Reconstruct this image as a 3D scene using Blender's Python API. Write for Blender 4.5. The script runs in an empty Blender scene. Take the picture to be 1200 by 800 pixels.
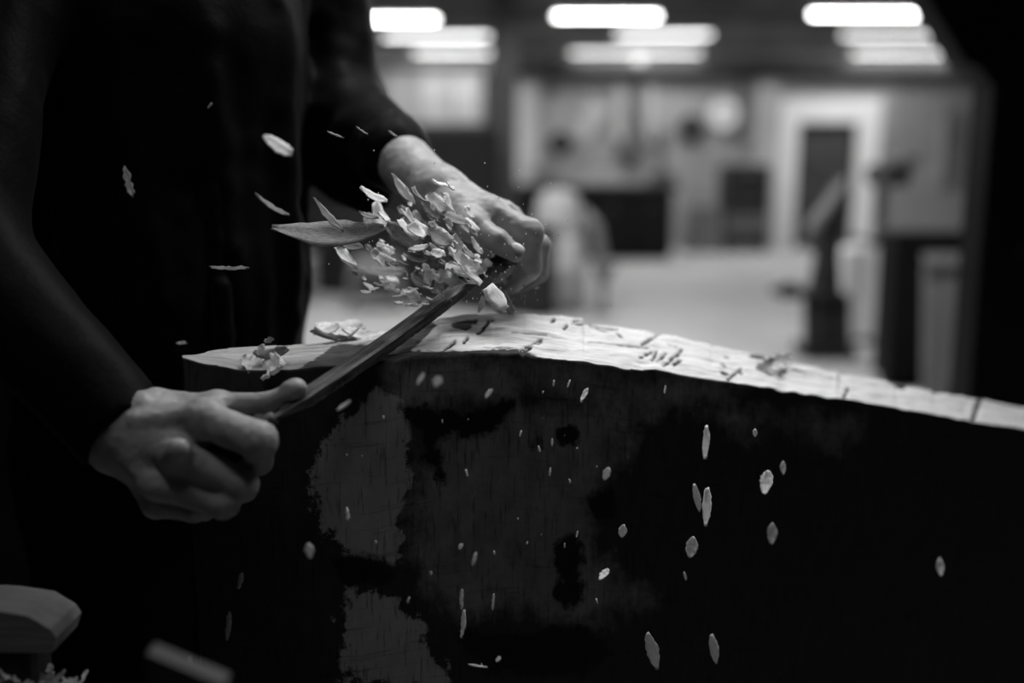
import bpy, math, random
import numpy as np
from mathutils import Vector, Matrix

SC = bpy.context.scene
COL = SC.collection
R = random.Random(7)
PI = math.pi

# ------------------------------------------------------------------ camera
H = 1.25
PITCH = math.radians(10.0)
FPX = 35.0 / 36.0 * 1200.0
CAM = Vector((0, 0, H))
FW = Vector((0, math.cos(PITCH), -math.sin(PITCH)))
RT = Vector((1, 0, 0))
UP = Vector((0, math.sin(PITCH), math.cos(PITCH)))


def P(px, py, Y):
    """world point seen at (px, py) of the 1200x800 frame, at world depth Y"""
    v = FW + RT * ((px - 600) / FPX) + UP * ((400 - py) / FPX)
    return CAM + v * (Y / v.y)


def PZ(px, py, z):
    v = FW + RT * ((px - 600) / FPX) + UP * ((400 - py) / FPX)
    return CAM + v * ((z - H) / v.z)


def proj(V):
    d = V - np.array(CAM)
    f = d @ np.array(FW)
    return 600 + FPX * (d @ np.array(RT)) / f, 400 - FPX * (d @ np.array(UP)) / f


cd = bpy.data.cameras.new('camera')
cam = bpy.data.objects.new('camera', cd)
COL.objects.link(cam)
cam.location = CAM
cam.rotation_euler = (math.radians(90) - PITCH, 0, 0)
cd.sensor_width = 36
cd.lens = 35
cd.clip_start = 0.02
cd.dof.use_dof = True
cd.dof.focus_distance = 0.99
cd.dof.aperture_fstop = 1.4
SC.camera = cam
SC.view_settings.view_transform = 'Standard'
SC.view_settings.look = 'None'
SC.view_settings.gamma = 1
SC.view_settings.exposure = 0
SC.view_settings.use_curve_mapping = False
w = bpy.data.worlds.new('world')
SC.world = w
w.use_nodes = True
w.node_tree.nodes['Background'].inputs[0].default_value = (1, 1, 1, 1)
w.node_tree.nodes['Background'].inputs[1].default_value = 0.004


# --------------------------------------------------------------- materials
def g3(v):
    return (v, v, v, 1)


def mat(name, base, rough=0.7, var=0.0, scale=20.0, stretch=(1, 1, 1), bump=0.0, metal=0.0,
        spec=0.3, emit=0.0, detail=4.0, transl=0.0, sheen=0.0):
    m = bpy.data.materials.new(name)
    m.use_nodes = True
    nt = m.node_tree
    b = nt.nodes['Principled BSDF']
    b.inputs['Base Color'].default_value = g3(base)
    b.inputs['Roughness'].default_value = rough
    b.inputs['Metallic'].default_value = metal
    b.inputs['Specular IOR Level'].default_value = spec
    if sheen:
        b.inputs['Sheen Weight'].default_value = sheen
        b.inputs['Sheen Roughness'].default_value = 0.5
    if emit:
        b.inputs['Emission Color'].default_value = g3(1)
        b.inputs['Emission Strength'].default_value = emit
    tc = nt.nodes.new('ShaderNodeTexCoord')
    mp = nt.nodes.new('ShaderNodeMapping')
    mp.inputs['Scale'].default_value = stretch
    nt.links.new(tc.outputs['Object'], mp.inputs[0])
    nz = nt.nodes.new('ShaderNodeTexNoise')
    nz.inputs['Scale'].default_value = scale
    nz.inputs['Detail'].default_value = detail
    nt.links.new(mp.outputs[0], nz.inputs['Vector'])
    cr = nt.nodes.new('ShaderNodeValToRGB')
    cr.color_ramp.elements[0].position = 0.3
    cr.color_ramp.elements[1].position = 0.7
    cr.color_ramp.elements[0].color = g3(base * (1 - var))
    cr.color_ramp.elements[1].color = g3(min(1, base * (1 + var)))
    nt.links.new(nz.outputs['Fac'], cr.inputs[0])
    nt.links.new(cr.outputs[0], b.inputs['Base Color'])
    if bump:
        bp = nt.nodes.new('ShaderNodeBump')
        bp.inputs['Strength'].default_value = bump
        bp.inputs['Distance'].default_value = 0.01
        nt.links.new(nz.outputs['Fac'], bp.inputs['Height'])
        nt.links.new(bp.outputs[0], b.inputs['Normal'])
    if transl:
        tr = nt.nodes.new('ShaderNodeBsdfTranslucent')
        nt.links.new(cr.outputs[0], tr.inputs[0])
        mx = nt.nodes.new('ShaderNodeMixShader')
        mx.inputs[0].default_value = transl
        nt.links.new(b.outputs[0], mx.inputs[1])
        nt.links.new(tr.outputs[0], mx.inputs[2])
        nt.links.new(mx.outputs[0], nt.nodes['Material Output'].inputs[0])
    return m


M = {}
M['floor'] = mat('concrete floor', 0.46, 0.55, 0.12, 2.0, bump=0.05)
M['ceiling'] = mat('dark ceiling boards', 0.10, 0.8, 0.4, 1.2, (1, 6, 1))
M['joist'] = mat('ceiling joist', 0.16, 0.8, 0.3, 3)
M['wall'] = mat('painted wall', 0.36, 0.8, 0.18, 1.6)
M['sidewall'] = mat('grey side wall', 0.10, 0.85, 0.2, 1.5)
M['pilaster'] = mat('pale pilaster', 0.50, 0.7, 0.1, 3)
M['beam'] = mat('dark beam', 0.03, 0.7, 0.3, 3)
M['post'] = mat('grey steel post', 0.14, 0.5, 0.15, 5)
M['white'] = mat('white paint', 0.88, 0.5, 0.05, 6)
M['dark'] = mat('dark paint', 0.025, 0.55, 0.3, 6)
M['black'] = mat('black paint', 0.008, 0.6, 0.3, 5, spec=0.15)
M['doorp'] = mat('dark door panel', 0.065, 0.6, 0.2, 4)
M['steel'] = mat('machine steel', 0.18, 0.4, 0.2, 8, metal=0.6)
M['midgrey'] = mat('grey enamel', 0.22, 0.5, 0.15, 6)
M['pale'] = mat('pale board', 0.55, 0.7, 0.1, 4)
M['dimboard'] = mat('grey board', 0.20, 0.7, 0.15, 4, (6, 6, 1))
M['glass'] = mat('frosted window glass', 0.25, 0.4, 0.2, 1.5, (4, 1, 1), emit=0.10)
M['tube'] = mat('fluorescent tube', 1, 0.5, emit=14)
M['shirt'] = mat('black cotton shirt', 0.0025, 0.55, 0.3, 160, bump=0.08, spec=0.03, sheen=0.015)
M['trousers'] = mat('dark trousers', 0.003, 0.9, 0.3, 120, spec=0.03)
M['shoe'] = mat('dark leather shoe', 0.01, 0.5, 0.3, 30)
M['hair'] = mat('dark hair', 0.02, 0.6, 0.4, 90, (1, 1, 8))
M['skin'] = mat('skin', 0.26, 0.5, 0.14, 60, bump=0.10, spec=0.35)
M['nail'] = mat('fingernail', 0.42, 0.3, 0.05, 40)
M['blade'] = mat('worn drawknife blade', 0.13, 0.38, 0.55, 22, (1, 30, 14), bump=0.15, metal=0.75)
M['edge'] = mat('honed edge', 0.55, 0.25, 0.2, 40, metal=0.9)
M['handle'] = mat('dark turned handle', 0.03, 0.5, 0.3, 25, (1, 6, 6))
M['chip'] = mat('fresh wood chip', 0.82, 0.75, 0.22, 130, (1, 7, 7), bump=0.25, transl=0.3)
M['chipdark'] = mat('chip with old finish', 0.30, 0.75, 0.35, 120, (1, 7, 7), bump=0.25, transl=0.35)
M['block'] = mat('sawn block', 0.24, 0.7, 0.2, 12, (1, 8, 8), bump=0.1)
M['benchtop'] = mat('dark bench top', 0.02, 0.8, 0.4, 10, (1, 8, 1), bump=0.1)


def brick_mat():
    m = bpy.data.materials.new('painted brick')
    m.use_nodes = True
    nt = m.node_tree
    b = nt.nodes['Principled BSDF']
    b.inputs['Roughness'].default_value = 0.7
    tc = nt.nodes.new('ShaderNodeTexCoord')
    mp = nt.nodes.new('ShaderNodeMapping')
    mp.inputs['Rotation'].default_value = (PI / 2, 0, 0)
    br = nt.nodes.new('ShaderNodeTexBrick')
    br.inputs['Scale'].default_value = 2.2
    br.inputs['Color1'].default_value = g3(0.27)
    br.inputs['Color2'].default_value = g3(0.32)
    br.inputs['Mortar'].default_value = g3(0.2)
    nt.links.new(tc.outputs['Object'], mp.inputs[0])
    nt.links.new(mp.outputs[0], br.inputs['Vector'])
    nt.links.new(br.outputs['Color'], b.inputs['Base Color'])
    return m


M['brick'] = brick_mat()


# ------------------------------------------------------------- mesh helpers
def link(name, me, parent=None):
    o = bpy.data.objects.new(name, me)
    COL.objects.link(o)
    if parent is not None:
        o.parent = parent
        o.matrix_parent_inverse = Matrix.Identity(4)
        o.matrix_local = parent_world(parent).inverted()
    return o


def parent_world(o):
    m = o.matrix_basis.copy()
    if o.parent is not None:
        m = parent_world(o.parent) @ o.matrix_parent_inverse @ m
    return m


def tag(o, label=None, cat=None, group=None, kind=None):
    if label:
        o['label'] = label
    if cat:
        o['category'] = cat
    if group:
        o['group'] = group
    if kind:
        o['kind'] = kind
    return o


def thing(name, label, cat, loc, group=None):
    o = bpy.data.objects.new(name, None)
    COL.objects.link(o)
    o.empty_display_size = 0.05
    o.location = loc
    return tag(o, label, cat, group)


class MB:
    def __init__(s):
        s.v, s.f = [], []

    def add(s, vs, fs):
        n = len(s.v)
        s.v += [tuple(p) for p in vs]
        s.f += [tuple(i + n for i in f) for f in fs]
        return s

    def box(s, c, size, rot=None, bev=0.0):
        """box with chamfered vertical and horizontal edges"""
        hx, hy, hz = [q / 2 for q in size]
        b = bev if bev else min(hx, hy, hz) * 0.12
        vs, idx = [], {}
        for sx in (-1, 1):
            for sy in (-1, 1):
                for sz in (-1, 1):
                    for ax in range(3):
                        p = [sx * (hx - b), sy * (hy - b), sz * (hz - b)]
                        p[ax] += b * (sx, sy, sz)[ax]
                        idx[(sx, sy, sz, ax)] = len(vs)
                        vs.append(Vector(p))
        fs = []
        S = (-1, 1)
        for ax in range(3):
            o1, o2 = (ax + 1) % 3, (ax + 2) % 3
            for sg in S:
                def key(a, bb, q=ax):
                    k = [0, 0, 0]
                    k[ax], k[o1], k[o2] = sg, a, bb
                    return idx[(k[0], k[1], k[2], q)]
                q = [key(-1, -1), key(1, -1), key(1, 1), key(-1, 1)]
                fs.append(q if sg > 0 else q[::-1])
        for ax in range(3):  # edge chamfers, the edge runs along ax
            o1, o2 = (ax + 1) % 3, (ax + 2) % 3
            for a in S:
                for bb in S:
                    def k2(e, q):
                        k = [0, 0, 0]
                        k[ax], k[o1], k[o2] = e, a, bb
                        return idx[(k[0], k[1], k[2], q)]
                    q = [k2(-1, o1), k2(1, o1), k2(1, o2), k2(-1, o2)]
                    fs.append(q if a * bb < 0 else q[::-1])
        for sx in S:
            for sy in S:
                for sz in S:
                    t = [idx[(sx, sy, sz, a)] for a in range(3)]
                    fs.append(t if sx * sy * sz > 0 else t[::-1])
        if rot is not None:
            vs = [rot @ p for p in vs]
        c = Vector(c)
        return s.add([p + c for p in vs], fs)

    def tube(s, pts, rad, n=12, caps=True):
        pts = [Vector(p) for p in pts]
        if not hasattr(rad, '__len__'):
            rad = [rad] * len(pts)
        vs, fs = [], []
        ref = None
        for i, p in enumerate(pts):
            a = pts[max(0, i - 1)]
            b = pts[min(len(pts) - 1, i + 1)]
            t = (b - a).normalized()
            if ref is None:
                ref = Vector((0, 0, 1)) if abs(t.z) < 0.9 else Vector((1, 0, 0))
            u = t.cross(ref).normalized()
            vv = t.cross(u).normalized()
            ref = -vv if False else ref
            for k in range(n):
                an = 2 * PI * k / n
                vs.append(p + (u * math.cos(an) + vv * math.sin(an)) * rad[i])
        for i in range(len(pts) - 1):
            for k in range(n):
                k2 = (k + 1) % n
                fs.append((i * n + k, i * n + k2, (i + 1) * n + k2, (i + 1) * n + k))
        if caps:
            fs.append(tuple(range(n))[::-1])
            fs.append(tuple((len(pts) - 1) * n + k for k in range(n)))
        return s.add(vs, fs)

    def lathe(s, prof, c, n=28, axis='Z'):
        vs, fs = [], []
        c = Vector(c)
        for r, h in prof:
            for k in range(n):
                an = 2 * PI * k / n
                p = Vector((r * math.cos(an), r * math.sin(an), h))
                if axis == 'Y':
                    p = Vector((p.x, p.z, p.y))
                elif axis == 'X':
                    p = Vector((p.z, p.x, p.y))
                vs.append(c + p)
        for i in range(len(prof) - 1):
            for k in range(n):
                k2 = (k + 1) % n
                fs.append((i * n + k, i * n + k2, (i + 1) * n + k2, (i + 1) * n + k))
        fs.append(tuple(range(n))[::-1])
        fs.append(tuple((len(prof) - 1) * n + k for k in range(n)))
        return s.add(vs, fs)

    def prism(s, poly, d0, d1):
        """poly: list of (x, z) pairs; extruded in Y from d0 to d1"""
        n = len(poly)
        vs = [(x, d0, z) for x, z in poly] + [(x, d1, z) for x, z in poly]
        fs = [tuple(range(n))[::-1], tuple(range(n, 2 * n))]
        for i in range(n):
            j = (i + 1) % n
            fs.append((i, j, n + j, n + i))
        return s.add(vs, fs)

    def build(s, name, m, parent=None, smooth=False):
        me = bpy.data.meshes.new(name)
        me.from_pydata(s.v, [], s.f)
        me.materials.append(m)
        me.validate()
        import bmesh
        bm = bmesh.new()
        bm.from_mesh(me)
        bmesh.ops.recalc_face_normals(bm, faces=bm.faces)
        bm.to_mesh(me)
        bm.free()
        if smooth:
            me.polygons.foreach_set('use_smooth', [True] * len(me.polygons))
        return link(name, me, parent)


def np_mesh(name, V, F, m, parent=None, smooth=True):
    me = bpy.data.meshes.new(name)
    V = np.asarray(V, np.float32)
    F = np.asarray(F, np.int32)
    me.vertices.add(len(V))
    me.vertices.foreach_set('co', V.ravel())
    me.loops.add(F.size)
    me.loops.foreach_set('vertex_index', F.ravel())
    me.polygons.add(len(F))
    me.polygons.foreach_set('loop_start', np.arange(0, F.size, F.shape[1], dtype=np.int32))
    me.polygons.foreach_set('use_smooth', np.full(len(F), smooth))
    me.update(calc_edges=True)
    me.validate()
    me.materials.append(m)
    return link(name, me, parent)


# --------------------------------------------------- blended-volume modelling
def vnoise(p, scale, seed=0):
    """cheap smooth value noise on an (N,3) array"""
    q = p * scale
    i = np.floor(q).astype(np.int64)
    f = q - i
    f = f * f * (3 - 2 * f)

    def h(a):
        n = a[..., 0] * 374761393 + a[..., 1] * 668265263 + a[..., 2] * 2147483647 + seed * 974634777
        n = (n ^ (n >> 13)) * 1274126177
        n = n ^ (n >> 16)
        return (n & 0xffff).astype(np.float64) / 65535.0
    out = 0
    for dx in (0, 1):
        for dy in (0, 1):
            for dz in (0, 1):
                wt = (f[..., 0] if dx else 1 - f[..., 0]) * (f[..., 1] if dy else 1 - f[..., 1]) * (f[..., 2] if dz else 1 - f[..., 2])
                out = out + wt * h(i + np.array([dx, dy, dz]))
    return out


class Blend:
    def __init__(s):
        s.prims = []
        s.cuts = []
        s.warp = None

    def cap(s, a, b, ra, rb, k=0.004):
        s.prims.append(('c', np.array(a, float), np.array(b, float), ra, rb, k))
        return s

    def ell(s, c, r, k=0.01, rot=None):
        s.prims.append(('e', np.array(c, float), np.array(r, float), None if rot is None else np.array(rot), 0, k))
        return s

    def cut(s, p, n, near=None, rad=None):
        """remove everything on the +n side of p (within rad of near)"""
        n = np.array(n, float)
        s.cuts.append((np.array(p, float), n / np.linalg.norm(n), near, rad))
        return s

    def mesh(s, vox):
        lo, hi = [], []
        for q in s.prims:
            if q[0] == 'c':
                r = max(q[3], q[4])
                lo.append(np.minimum(q[1], q[2]) - r)
                hi.append(np.maximum(q[1], q[2]) + r)
            else:
                r = q[2].max()
                lo.append(q[1] - r)
                hi.append(q[1] + r)
        lo_all = np.min(lo, 0) - 4 * vox
        hi_all = np.max(hi, 0) + 4 * vox
        n = np.ceil((hi_all - lo_all) / vox).astype(int) + 1
        F = np.full(n, 1.0, np.float32)
        ax = [lo_all[i] + vox * np.arange(n[i]) for i in range(3)]
        for q, l, h in zip(s.prims, lo, hi):
            k = q[5]
            mg = 2 * k + 5 * vox + 0.008
            i0 = np.maximum(0, np.floor((l - mg - lo_all) / vox).astype(int))
            i1 = np.minimum(n, np.ceil((h + mg - lo_all) / vox).astype(int) + 1)
            X, Y, Z = np.meshgrid(*[ax[i][i0[i]:i1[i]] for i in range(3)], indexing='ij', sparse=True)
            if q[0] == 'c':
                a, b, ra, rb = q[1:5]
                ba = b - a
                t = ((X - a[0]) * ba[0] + (Y - a[1]) * ba[1] + (Z - a[2]) * ba[2]) / max(1e-12, ba @ ba)
                t = np.clip(t, 0, 1)
                d = np.sqrt((X - a[0] - t * ba[0]) ** 2 + (Y - a[1] - t * ba[1]) ** 2 + (Z - a[2] - t * ba[2]) ** 2) - (ra + (rb - ra) * t)
            else:
                c, r, rot = q[1:4]
                x, y, z = X - c[0], Y - c[1], Z - c[2]
                if rot is not None:
                    x, y, z = [rot[0, j] * x + rot[1, j] * y + rot[2, j] * z for j in range(3)]
                k0 = np.sqrt((x / r[0]) ** 2 + (y / r[1]) ** 2 + (z / r[2]) ** 2)
                k1 = np.sqrt((x / r[0] ** 2) ** 2 + (y / r[1] ** 2) ** 2 + (z / r[2] ** 2) ** 2)
                d = k0 * (k0 - 1) / np.maximum(k1, 1e-6)
            sl = tuple(slice(i0[i], i1[i]) for i in range(3))
            cur = F[sl]
            hh = np.maximum(k - np.abs(cur - d), 0) / k
            F[sl] = np.minimum(cur, d) - hh * hh * k * 0.25
        X, Y, Z = np.meshgrid(*ax, indexing='ij', sparse=True)
        if s.warp is not None:
            near = np.argwhere(np.abs(F) < 0.05)
            pts = lo_all + near * vox
            F[near[:, 0], near[:, 1], near[:, 2]] += s.warp(pts).astype(np.float32)
        for p, nn, near, rad in s.cuts:
            d = (X - p[0]) * nn[0] + (Y - p[1]) * nn[1] + (Z - p[2]) * nn[2]
            if near is not None:
                dd = np.sqrt((X - near[0]) ** 2 + (Y - near[1]) ** 2 + (Z - near[2]) ** 2) - rad
                d = np.minimum(d, -dd)
            F = np.maximum(F, d.astype(np.float32))
        F[0], F[-1] = 1, 1
        F[:, 0], F[:, -1] = 1, 1
        F[:, :, 0], F[:, :, -1] = 1, 1
        # surface nets
        S = F < 0
        cs = np.zeros(n - 1, np.int8)
        for dx in (0, 1):
            for dy in (0, 1):
                for dz in (0, 1):
                    cs += S[dx:n[0] - 1 + dx, dy:n[1] - 1 + dy, dz:n[2] - 1 + dz]
        act = np.argwhere((cs > 0) & (cs < 8))
        ids = np.full(n - 1, -1, np.int64)
        ids[act[:, 0], act[:, 1], act[:, 2]] = np.arange(len(act))
        acc = np.zeros((len(act), 3))
        cnt = np.zeros(len(act))
        cor = [(a, b, c) for a in (0, 1) for b in (0, 1) for c in (0, 1)]
        for i, a in enumerate(cor):
            for b in cor[i + 1:]:
                if sum(abs(a[j] - b[j]) for j in range(3)) != 1:
                    continue
                fa = F[act[:, 0] + a[0], act[:, 1] + a[1], act[:, 2] + a[2]]
                fb = F[act[:, 0] + b[0], act[:, 1] + b[1], act[:, 2] + b[2]]
                mk = (fa < 0) != (fb < 0)
                t = np.where(mk, fa / np.where(fa == fb, 1, fa - fb), 0)
                pt = np.array(a)[None] + t[:, None] * (np.array(b) - np.array(a))[None]
                acc += np.where(mk[:, None], pt, 0)
                cnt += mk
        V = lo_all + (act + acc / cnt[:, None]) * vox
        quads = []
        for axx in range(3):
            o1, o2 = (axx + 1) % 3, (axx + 2) % 3
            sa = [slice(None)] * 3
            sb = [slice(None)] * 3
            sa[axx] = slice(0, -1)
            sb[axx] = slice(1, None)
            A, B = S[tuple(sa)], S[tuple(sb)]
            e = np.argwhere(A != B)
            e = e[(e[:, o1] > 0) & (e[:, o2] > 0)]
            flip = A[e[:, 0], e[:, 1], e[:, 2]]

            def cid(d1, d2):
                c = e.copy()
                c[:, o1] -= d1
                c[:, o2] -= d2
                return ids[c[:, 0], c[:, 1], c[:, 2]]
            q = np.stack([cid(1, 1), cid(0, 1), cid(0, 0), cid(1, 0)], 1)
            q[~flip] = q[~flip][:, ::-1]
            quads.append(q)
        return V, np.concatenate(quads)


def join(parts):
    V, F, n = [], [], 0
    for v, f in parts:
        V.append(v)
        F.append(f + n)
        n += len(v)
    return np.concatenate(V), np.concatenate(F)


# ================================================================= THE ROOM
X0, X1, Y0, Y1, ZC = -9.0, 8.6, -2.2, 15.5, 3.45


def struct(o):
    return tag(o, kind='structure')


struct(MB().box(((X0 + X1) / 2, (Y0 + Y1) / 2, -0.05), (X1 - X0 + .4, Y1 - Y0 + .4, 0.1), bev=.005).build('floor', M['floor']))
struct(MB().box(((X0 + X1) / 2, (Y0 + Y1) / 2, ZC + .05), (X1 - X0 + .4, Y1 - Y0 + .4, 0.1), bev=.005).build('ceiling', M['ceiling']))
struct(MB().box((X0 - .1, (Y0 + Y1) / 2, ZC / 2), (0.2, Y1 - Y0, ZC), bev=.005).build('wall_left', M['sidewall']))
struct(MB().box((X1 + .1, (Y0 + Y1) / 2, ZC / 2), (0.2, Y1 - Y0, ZC), bev=.005).build('wall_right', M['sidewall']))

# back wall with the door opening and the window opening
dl, dr = P(930, 200, Y1).x, P(1003, 200, Y1).x
dtop = P(965, 143, Y1).z
wl, wr = P(330, 110, Y1).x, P(569, 110, Y1).x
wb, wt = P(500, 147, Y1).z, P(500, 79, Y1).z
bl = P(1042, 200, Y1).x
wall = MB()
YT = 0.2


def wallbox(mb, xa, xb, za, zb):
    mb.box(((xa + xb) / 2, Y1 + YT / 2, (za + zb) / 2), (xb - xa, YT, zb - za), bev=.003)


wallbox(wall, X0, wl, 0, ZC)
wallbox(wall, wl, wr, 0, wb)
wallbox(wall, wl, wr, wt, ZC)
wallbox(wall, wr, dl, 0, ZC)
wallbox(wall, dl, dr, dtop, ZC)
wallbox(wall, dr, bl, 0, ZC)
struct(wall.build('wall_back', M['wall']))
b = MB()
wallbox(b, bl, X1, 0, ZC)
struct(b.build('wall_back_brick', M['brick']))
# window
wf = MB()
for xx in (wl, wr):
    wf.box((xx, Y1 - .02, (wb + wt) / 2), (0.07, 0.12, wt - wb + .1))
for zz in (wb, wt):
    wf.box(((wl + wr) / 2, Y1 - .02, zz), (wr - wl + .1, 0.12, 0.06))
win = struct(wf.build('window_1', M['dark']))
for i in range(1, 6):
    MB().box((wl + (wr - wl) * i / 6, Y1 + .03, (wb + wt) / 2), (0.05, 0.06, wt - wb)).build('mullion', M['midgrey'], win)
MB().box(((wl + wr) / 2, Y1 + .08, (wb + wt) / 2), (wr - wl, 0.012, wt - wb), bev=.002).build('pane', M['glass'], win)
MB().box(((wl + wr) / 2, Y1 - .09, wb - .05), (wr - wl + .2, 0.16, 0.05)).build('window_sill', M['dark'], win)
# dark panel between window and post
struct(MB().box(((wr + P(592, 100, Y1).x) / 2 + .02, Y1 - .04, 1.9), (P(592, 100, Y1).x - wr, .08, 2.6)).build('trim_1', M['beam']))
# header beam
hb0, hb1 = P(600, 89, Y1 - .25).z, P(600, 70, Y1 - .25).z
struct(MB().box(((wr + X1) / 2, Y1 - .2, (hb0 + hb1) / 2), (X1 - wr, .3, hb1 - hb0)).build('trim_2', M['beam']))
# ceiling joists
for i, yy in enumerate((6.0, 8.2, 10.4, 13.3, 14.95)):
    struct(MB().box(((X0 + X1) / 2, yy, ZC - .09), (X1 - X0, .12, .18)).build('ceiling_joist', M['joist']))
# pilasters
for pl, pr in ((606, 632), (886, 913)):
    a_, b_ = P(pl, 120, Y1).x, P(pr, 120, Y1).x
    struct(MB().box(((a_ + b_) / 2, Y1 - .05, 1.35), (b_ - a_, .12, 2.7)).build('trim_3', M['pilaster']))
# door
cw = 0.34
door = MB()
door.box(((dl + dr) / 2, Y1 + .12, dtop / 2), (dr - dl, .05, dtop))
for k, (za, zb) in enumerate(((.15, .85), (1.0, dtop - .12))):
    door.box(((dl + dr) / 2, Y1 + .09, (za + zb) / 2), ((dr - dl) * .7, .03, zb - za))
dr_o = struct(door.build('door_1', M['doorp']))
MB().box((dl - cw / 2 + .03, Y1 - .03, (dtop + .0) / 2), (cw, .1, dtop)).build('door_casing', M['white'], dr_o)
MB().box((dr + cw / 2 - .03, Y1 - .03, (dtop + .0) / 2), (cw, .1, dtop)).build('door_casing', M['white'], dr_o)
MB().box(((dl + dr) / 2, Y1 - .03, dtop + .17), (dr - dl + 2 * cw - .06, .1, .36)).build('door_casing', M['white'], dr_o)
MB().tube([(dl + .1, Y1 + .02, 1.0), (dl + .1, Y1 - .02, 1.0), (dl + .22, Y1 - .02, 1.0)], .018).build('door_handle', M['steel'], dr_o)


# ------------------------------------------------------------------- lamps
def lamp(cx, cy, Y, width, strength, label, power):
    p = P(cx, cy, Y)
    t = thing('fluorescent_lamp', label, 'ceiling lamp', p, 'fluorescent lamps under the workshop ceiling')  # serves the added unseen lamps too
    half = width / 2
    MB().tube([p + Vector((-half, 0, 0)), p + Vector((half, 0, 0))], .02 if strength > 5 else .02, 14).build('tube', tube_mat(strength), t, True)
    MB().prism([(p.x - half - .05, p.z + .035), (p.x + half + .05, p.z + .035), (p.x + half + .05, p.z + .09), (p.x - half - .05, p.z + .09)],
               p.y - .06, p.y + .06).build('housing', M['midgrey'], t)
    for s in (-1, 1):
        MB().box(p + Vector((s * (half + .02), 0, .02)), (.03, .05, .07)).build('lamp_holder', M['midgrey'], t)
        MB().tube([p + Vector((s * .6 * half, 0, .09)), (p.x + s * .6 * half, p.y, ZC)], .008, 8).build('hanger_rod', M['steel'], t)
    if power:
        ld = bpy.data.lights.new('lamp_light', 'AREA')
        ld.shape = 'RECTANGLE'
        ld.size = width
        ld.size_y = .06
        ld.energy = power
        lo = bpy.data.objects.new('lamp_light', ld)
        COL.objects.link(lo)
        lo.location = p + Vector((0, 0, -.025))
        lo.parent = t
        lo.location = Vector((0, 0, -.025))
    return t


_tm = {}


def tube_mat(s):
    if s not in _tm:
        _tm[s] = mat('lit tube %d' % len(_tm), 1, .5, emit=s)
    return _tm[s]


LP = 27
lamp(447, 23, 12.3, 1.30, 16, 'fluorescent ceiling lamp at left, half hidden behind the worker\'s upper arm', LP)
lamp(711, 19, 12.3, 1.22, 16, 'brightest fluorescent ceiling lamp, in the middle of the front row', LP)
lamp(1016, 17, 12.3, 1.32, 16, 'fluorescent ceiling lamp at the right end of the front row, beside the black post', LP)
lamp(512, 43, 14.4, 1.45, 4.5, 'fluorescent ceiling lamp of the second row, left of the grey steel post', LP)
lamp(778, 41, 14.4, 1.30, 4.5, 'fluorescent ceiling lamp of the second row, in the middle of the room', LP)
lamp(1042, 42, 14.4, 1.32, 3.2, 'fluorescent ceiling lamp of the second row, above the white door frame', LP)
lamp(530, 62, 15.1, 1.1, 3.2, 'fluorescent ceiling lamp of the last row, just above the window', LP * .6)
lamp(745, 62, 15.1, 1.9, 2.6, 'long fluorescent ceiling lamp of the last row, above the tool wall', LP * .6)
lamp(1058, 63, 15.1, 1.45, 2.6, 'fluorescent ceiling lamp of the last row, above the brick wall', LP * .6)

lamp(430, -150, 7.6, 1.3, 10, 'unseen lamp added overhead to brighten the floor and the dust drum', 95)  # unseen lamp, added to lift the floor and the drum
lamp(960, -270, 4.7, 1.3, 10, 'unseen lamp added overhead to brighten the grey panel and drill base', 55)  # another unseen lamp, added for the panel and the drill base
lamp(950, -150, 7.0, 1.3, 10, 'unseen lamp added overhead to light the fronts of the machines', 30)  # unseen too, added to light the machine fronts
# steel post
pa, pb = P(577, 100, 12.7), P(605, 100, 12.7)
pm = (pa.x + pb.x) / 2
pt = MB()
pt.box((pm, 12.7, ZC / 2), (pb.x - pa.x, .05, ZC), bev=.004)
pt.box((pm, 12.6, ZC / 2), (.05, .2, ZC), bev=.004)
pt.box((pm, 12.5, ZC / 2), (pb.x - pa.x, .05, ZC), bev=.004)
struct(pt.build('steel_post', M['post']))
# loose ceiling pipe / duct
t = thing('ceiling_duct', 'grey round duct hanging under the ceiling left of the middle lamp', 'duct', P(640, 28, 13.5))
MB().tube([P(606, 30, 13.5), P(640, 28, 13.5), P(662, 22, 13.5), P(680, -10, 13.5)], .1, 16).build('duct_pipe', M['midgrey'], t, True)
MB().tube([P(638, 28, 13.5), P(640, 28, 13.5)], .115, 16).build('duct_collar', M['steel'], t, True)


# ------------------------------------------------ furniture along the back
def cabinet(name, label, cat, xa, xb, yf, dep, h, body, doors=2, dm=None, base=None, drawer=None):
    t = thing(name, label, cat, ((xa + xb) / 2, yf + dep / 2, 0))
    m = MB()
    m.box(((xa + xb) / 2, yf + dep / 2, h / 2 + .03), (xb - xa, dep, h - .06), bev=.012)
    m.box(((xa + xb) / 2, yf + dep / 2 + .02, .035), (xb - xa - .08, dep - .08, .07))
    m.build('body', body, t)
    wdt = (xb - xa - .06) / doors
    for i in range(doors):
        cx = xa + .03 + wdt * (i + .5)
        d = MB().box((cx, yf - .012, h * .5 + .03), (wdt - .02, .024, h - .16), bev=.006).build('door', dm or body, t)
        MB().tube([(cx + wdt * .35, yf - .03, h * .5), (cx + wdt * .35, yf - .055, h * .5 + .02), (cx + wdt * .35, yf - .055, h * .5 + .12),
                   (cx + wdt * .35, yf - .03, h * .5 + .14)], .008, 8).build('handle', M['steel'], d, True)
    return t


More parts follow.
